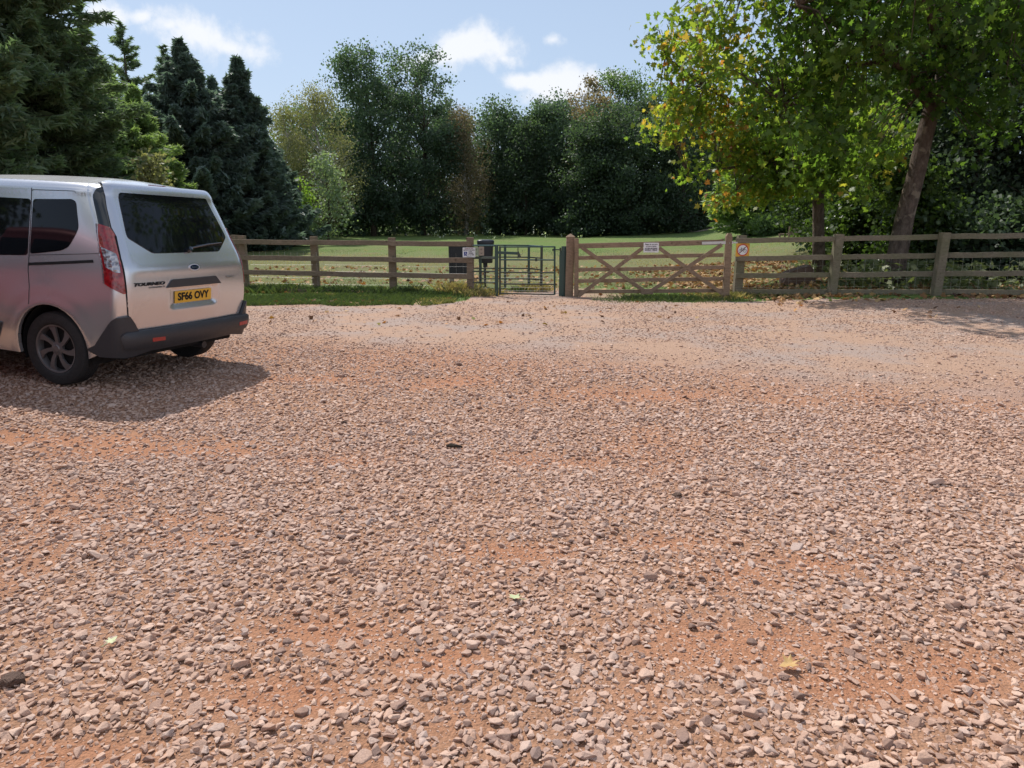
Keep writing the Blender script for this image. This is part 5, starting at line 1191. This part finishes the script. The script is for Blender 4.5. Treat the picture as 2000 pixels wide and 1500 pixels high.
# short meadow grass, thinning with distance
n = 90000; Y_ = 13.8 + 22 * r.random(n) ** 1.5; X_ = (r.random(n) * 2 - 1) * (Y_ * .80 + 1); keep = Y_ > edge_y(X_) + .05; X_, Y_ = X_[keep], Y_[keep]
keep = ~((np.abs(X_ - .9) < 1.6) & (Y_ < 16.6)) & (fbm(X_, Y_ * .6, 1.4, 3) > .42); X_, Y_ = X_[keep], Y_[keep]
dry = fbm(X_ + 11, Y_ * .5, 3.0, 4); blades('meadow_grass', 'short patchy grass of the meadow, green near the fence and straw-coloured beyond', X_, Y_, .045, .018, .22 + .35 * r.random(len(X_)) + .55 * sst(Y_, 16.0, 18.5) * (dry > .42), 93)
def litter(name, label, pts, size, seed, tone=None, lift=.012, matn='fallen_leaf_litter'):
    rr = np.random.default_rng(seed); X_, Y_ = pts; n = len(X_); P_ = np.stack([X_, Y_, ground_z(X_, Y_) + lift + rr.random(n) * .02], 1)
    o = leaves_mesh(name, P_, size, rr, MAPLE, 2.4, tone=rr.random(n) if tone is None else tone, mat=G[matn], fan=True); return tag(o, label, 'leaves', kind='stuff')
n = 36000; Y_ = r.uniform(13.0, 24, n); X_ = r.uniform(-8, 16, n)
dn = sst(X_, 3.2, 5.6) * (.25 + .75 * np.exp(-((Y_ - 16.3) / 2.4) ** 2)) + .05 * (Y_ > 15) + .30 * np.exp(-((Y_ - edge_y(X_) - .15) / .22) ** 2) * (X_ < -1) * 1.0
dn = dn * (.35 + 1.3 * (fbm(X_, Y_, 1.2, 3) > .47)) * np.where((Y_ < edge_y(X_) - .1), .25 * (X_ > 5), 1.0) * np.where((Y_ < 14.9) & (X_ < 4.6) & (X_ > 1), .12, 1)
keep = r.random(n) < dn * 1.15; litter('fallen_leaves', 'orange and tan fallen plane leaves scattered behind and below the right fence', (X_[keep], Y_[keep]), .125, 94, tone=np.clip(.56 + .22 * r.normal(size=keep.sum()) - .16 * (X_[keep] > 7.5), 0, 1)); print('leaves', keep.sum())
n = 150; X_ = r.uniform(-8, 9, n); Y_ = r.uniform(10.5, 13.8, n); litter('scattered_leaves', 'few dry leaves blown onto the gravel near the fence', (X_, Y_), .085, 95)
# leaves of the ivy that covers the ground in the shade on the right
n = 5200; X_ = r.uniform(7.2, 14, n); Y_ = r.uniform(14.3, 19, n); keep = fbm(X_, Y_, 1.0, 3) > .42; X_, Y_ = X_[keep], Y_[keep]
o = leaves_mesh('ground_ivy', np.stack([X_, Y_, terrain(X_, Y_) + r.random(len(X_)) ** 1.5 * .55], 1), .15, r, MAPLE, .9, tone=.35 + .4 * r.random(len(X_)), mat=leaf_mat('ground_ivy_leaves', (.03, .05, .02), (.26, .28, .15), .3), fan=True); tag(o, 'pale ground ivy in the shade behind the right fence', 'ivy', kind='stuff')
# weeds with white heads at the far edge of the meadow
wm = leaf_mat('white_seed_heads', (.35, .40, .30), (.75, .78, .68), .3)
n = 42; us = np.concatenate([r.uniform(845, 1010, 17), r.uniform(1010, 1180, 9), r.uniform(500, 850, 2)]); Pp = []
for u in us:
    Yd = r.uniform(47, 58); q = at(u, 460, Yd); g = base_z(q.x, Yd); h_ = r.uniform(.25, .75); m_ = r.integers(4, 9); c_ = np.array([q.x, Yd, g + h_ * .7]); Pp.append(c_ + r.normal(size=(m_, 3)) * np.array([.10, .10, h_ * .28]))
o = leaves_mesh('white_seed_weeds', np.concatenate(Pp), .10, r, LEAF4, .2, mat=wm, aspect=1.4); tag(o, 'white-headed weeds along the far edge of the meadow', 'weeds', kind='stuff')
# footpath at the far right
pc = [(13.5, 60), (15.2, 56.5), (17.3, 53.5), (19.0, 49), (19.6, 43)]; vs = []; 
for i_ in range(41):
    t = i_ / 40 * 4; k_ = min(3, int(t)); f_2 = t - k_; cx = pc[k_][0] * (1 - f_2) + pc[k_+1][0] * f_2; cy = pc[k_][1] * (1 - f_2) + pc[k_+1][1] * f_2; d_ = Vector((pc[k_+1][0] - pc[k_][0], pc[k_+1][1] - pc[k_][1])).normalized()
    for q_ in np.linspace(-1, 1, 5):
        w_ = q_ * (1.1 + .25 * math.sin(i_ * .9)); x_, y_ = cx - d_.y * w_, cy + d_.x * w_; vs.append((x_, y_, float(terrain(x_, y_)) + .02))
fs = [(5 * i_ + j_, 5 * i_ + j_ + 1, 5 * (i_ + 1) + j_ + 1, 5 * (i_ + 1) + j_) for i_ in range(40) for j_ in range(4)]
fo = link('footpath', np_mesh('footpath', vs, fs), simple('trodden_earth', (.42, .34, .25), .95, 0, .2, 2), smooth=True); tag(fo, 'pale trodden path leading into the trees at the far right of the meadow', 'path', kind='structure')
# single leaves and a twig lying on the gravel
def ground_at(u, v):
    a, b, c = ray(u, v); t = CAM_H / -c
    for _ in range(4): x, y = a * t, b * t; t = (CAM_H - float(ground_z(x, y))) / -c
    return a * t, b * t
def one_leaf(name, u, v, size, col, label, seed, curl=.25):
    x, y = ground_at(u, v); rr = np.random.default_rng(seed); bm = bmesh.new(); c = bm.verts.new((0, 0, .0)); ring_ = [bm.verts.new((p[0], p[1], curl * (p[0] ** 2) + .10 * abs(p[1]) + rr.normal() * .02)) for p in MAPLE]
    for i in range(len(ring_)): bm.faces.new((ring_[i], ring_[(i + 1) % len(ring_)], c))
    bmesh.ops.subdivide_edges(bm, edges=bm.edges, cuts=1)
    for v_ in bm.verts: v_.co *= size
    me = bpy.data.meshes.new('blade'); bm.to_mesh(me); bm.free(); root = empty(name, (x, y, float(ground_z(x, y)) + .022), label, 'leaf'); root.rotation_euler = (rr.normal() * .2, rr.normal() * .2, rr.uniform(0, 6))
    t = NT(name + '_colour'); p = objc(t); t.bsdf(Base_Color=t.mix(t.noise(p, 30, 4), tuple(x * .75 for x in col), col), Roughness=.6, Subsurface_Weight=.0); link('blade', me, t.m, root, True)
    MB().tube([(0, -size * .45, .0), (.1 * size, -size * .9, .004)], .0016, 5).build('stalk', t.m, root)
one_leaf('fresh_leaf', 1006, 1176, .060, (.48, .52, .28), 'single pale green leaf on the gravel near the middle of the foreground', 1)
one_leaf('fresh_leaf', 219, 1262, .045, (.50, .52, .28), 'single pale yellow-green leaf on the stones at lower left', 2)
one_leaf('dry_leaf', 1541, 1308, .068, (.50, .31, .11), 'curled orange-yellow leaf on the gravel at lower right', 3, .9)
x, y = ground_at(887, 878); tw = MB(); tw.tube([(-.052, .01, .024), (-.025, 0, .028), (.015, -.004, .025), (.055, .006, .018)], [.008, .014, .012, .006], 7); o = tw.build('dark_twig', M['bark_dark']); o.location = (x, y, float(ground_z(x, y))); tag(o, 'short dark piece of wood lying on the stones left of centre', 'twig')
for u, v, s_, sd_, lb in ((25, 1335, .046, 1, 'largest dark stone at the lower left edge'), (672, 828, .030, 2, 'dark stone on the gravel right of the van shadow'), (1322, 970, .033, 3, 'brown stone standing out right of centre')):
    x, y = ground_at(u, v); rock('dark_stone', (x, y, float(ground_z(x, y)) + s_ * .3), s_, s_ * .8, s_ * .6, 700 + sd_, M['rock'], lb, 'stone')
# thin log edging under the gate line
EB = MB(); EB.bar(at(520, 566, 15.75), at(905, 575.5, 15.28), .03, .07, jit=.01); o = EB.build('gravel_board', M['fence']); tag(o, 'low dark edging board at ground level below the left fence', 'board')
# ------------------------------------------------------------------ light and sky
SUN_AZ = math.atan2(-.56, .83)      # direction towards the sun: ahead of the camera, to the left
SUN_EL = R(54)
sd = bpy.data.lights.new('sun', 'SUN'); sd.energy = 5.1; sd.angle = R(.53); sd.color = (1.0, .955, .89)
sun = bpy.data.objects.new('sun', sd); COL.objects.link(sun)
to_sun = Vector((math.sin(SUN_AZ) * math.cos(SUN_EL), math.cos(SUN_AZ) * math.cos(SUN_EL), math.sin(SUN_EL)))
sun.rotation_euler = to_sun.to_track_quat('Z', 'Y').to_euler()
w = bpy.data.worlds.new('World'); scene.world = w; w.use_nodes = True; wt = w.node_tree; wt.nodes.clear()
def WN(t, **k):
    nd = wt.nodes.new('ShaderNode' + t); ins = k.pop('ins', {})
    for a, b in k.items(): setattr(nd, a, b)
    for a, b in ins.items():
        if isinstance(b, bpy.types.NodeSocket): wt.links.new(b, nd.inputs[a])
        else: nd.inputs[a].default_value = b
    return nd
sky = WN('TexSky', sky_type='NISHITA', sun_disc=False, sun_elevation=SUN_EL, sun_rotation=SUN_AZ, air_density=1.0, dust_density=.9, ozone_density=1.3, altitude=80)
geo = WN('TexCoord').outputs['Generated']; sp = WN('SeparateXYZ', ins={0: geo})
def m(op, a, b=None, c=None):
    nd = wt.nodes.new('ShaderNodeMath'); nd.operation = op
    for i_, v_ in enumerate((a, b, c)):
        if v_ is None: continue
        if isinstance(v_, bpy.types.NodeSocket): wt.links.new(v_, nd.inputs[i_])
        else: nd.inputs[i_].default_value = v_
    return nd.outputs[0]
yy = m('MAXIMUM', sp.outputs[1], .08)
px_ = m('DIVIDE', sp.outputs[0], yy); pz_ = m('DIVIDE', sp.outputs[2], yy)
nz1 = WN('TexNoise', ins={'Vector': geo, 'Scale': 13.0, 'Detail': 9.0, 'Roughness': .58, 'Distortion': .3}).outputs['Fac']
nz2 = WN('TexNoise', ins={'Vector': geo, 'Scale': 34.0, 'Detail': 8.0, 'Roughness': .62}).outputs['Fac']
nzz = m('ADD', m('MULTIPLY', m('SUBTRACT', nz1, .5), 2.6), m('MULTIPLY', m('SUBTRACT', nz2, .5), 1.1))
total = None
# (u, v, half width, half height, tilt, weight) of the small clouds
for u, v, a, b, tl, wgt in [(385, 66, 98, 50, -.25, 1.0), (440, 92, 85, 24, -.28, .9), (330, 48, 40, 22, 0, .9), (190, 30, 60, 28, 0, .9), (277, 33, 26, 14, 0, .7), (180, 62, 30, 14, 0, .5),
                            (925, 92, 95, 46, 0, 1.1), (860, 108, 85, 22, .2, .9), (985, 115, 45, 18, -.2, .7), (1100, 170, 62, 36, .1, 1.0), (1030, 158, 62, 16, -.1, .8), (1200, 150, 30, 14, 0, .55), (1085, 190, 60, 16, 0, .7), (1080, 78, 22, 9, 0, .4), (1700, 60, 160, 50, 0, .8)]:
    d = ray(u, v); cx, cz = d[0] / d[1], d[2] / d[1]; ra = a / CAM_F; rb = b / CAM_F
    dx = m('SUBTRACT', px_, cx); dz = m('SUBTRACT', pz_, cz)
    c_, s_ = math.cos(tl), math.sin(tl)
    q1 = m('DIVIDE', m('ADD', m('MULTIPLY', dx, c_), m('MULTIPLY', dz, s_)), ra); q2 = m('DIVIDE', m('SUBTRACT', m('MULTIPLY', dz, c_), m('MULTIPLY', dx, s_)), rb)
    r2 = m('SQRT', m('ADD', m('MULTIPLY', q1, q1), m('MULTIPLY', q2, q2)))
    f = m('MULTIPLY', m('SUBTRACT', 1.25, r2), wgt)
    total = f if total is None else m('MAXIMUM', total, f)
dens = m('ADD', m('MULTIPLY', total, 1.0), nzz)
mk = WN('MapRange', interpolation_type='SMOOTHSTEP', ins={0: dens, 1: .12, 2: .95, 3: 0.0, 4: 1.0}).outputs[0]
mk = m('MULTIPLY', mk, m('GREATER_THAN', sp.outputs[1], .1))
# thin high haze everywhere near the horizon
hz = WN('MapRange', interpolation_type='SMOOTHSTEP', ins={0: sp.outputs[2], 1: .75, 2: -.05, 3: .30, 4: .72}).outputs[0]
mxh = wt.nodes.new('ShaderNodeMix'); mxh.data_type = 'RGBA'; wt.links.new(hz, mxh.inputs[0]); wt.links.new(sky.outputs[0], mxh.inputs[6]); mxh.inputs[7].default_value = (5.4, 6.7, 8.7, 1)
mx = wt.nodes.new('ShaderNodeMix'); mx.data_type = 'RGBA'; wt.links.new(m('MULTIPLY', mk, .88), mx.inputs[0]); wt.links.new(mxh.outputs[2], mx.inputs[6]); mx.inputs[7].default_value = (9.0, 9.15, 9.5, 1)
# broken bright cloud added in the unseen sky behind the viewpoint as fill light
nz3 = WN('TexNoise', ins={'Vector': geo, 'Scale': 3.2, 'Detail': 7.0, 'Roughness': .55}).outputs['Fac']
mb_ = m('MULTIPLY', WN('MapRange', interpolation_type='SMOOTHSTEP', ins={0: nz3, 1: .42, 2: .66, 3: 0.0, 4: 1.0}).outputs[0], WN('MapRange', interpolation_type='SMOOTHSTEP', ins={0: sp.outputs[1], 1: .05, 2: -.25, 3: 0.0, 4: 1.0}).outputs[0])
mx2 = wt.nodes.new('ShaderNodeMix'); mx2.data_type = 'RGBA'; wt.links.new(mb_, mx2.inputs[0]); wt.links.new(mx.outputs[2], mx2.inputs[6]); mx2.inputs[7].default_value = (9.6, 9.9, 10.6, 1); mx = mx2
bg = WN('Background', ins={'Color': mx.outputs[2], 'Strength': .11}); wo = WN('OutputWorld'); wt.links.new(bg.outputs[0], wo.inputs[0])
scene.view_settings.view_transform = 'Standard'; scene.view_settings.look = 'None'; scene.view_settings.exposure = 0; scene.view_settings.gamma = 1
scene.render.engine = 'CYCLES'
scene.cycles.max_bounces = 8; scene.cycles.diffuse_bounces = 5; scene.cycles.transmission_bounces = 5; scene.cycles.transparent_max_bounces = 6; scene.cycles.glossy_bounces = 3
scene.cycles.use_denoising = True; scene.cycles.caustics_reflective = False; scene.cycles.caustics_refractive = False; scene.cycles.blur_glossy = .6
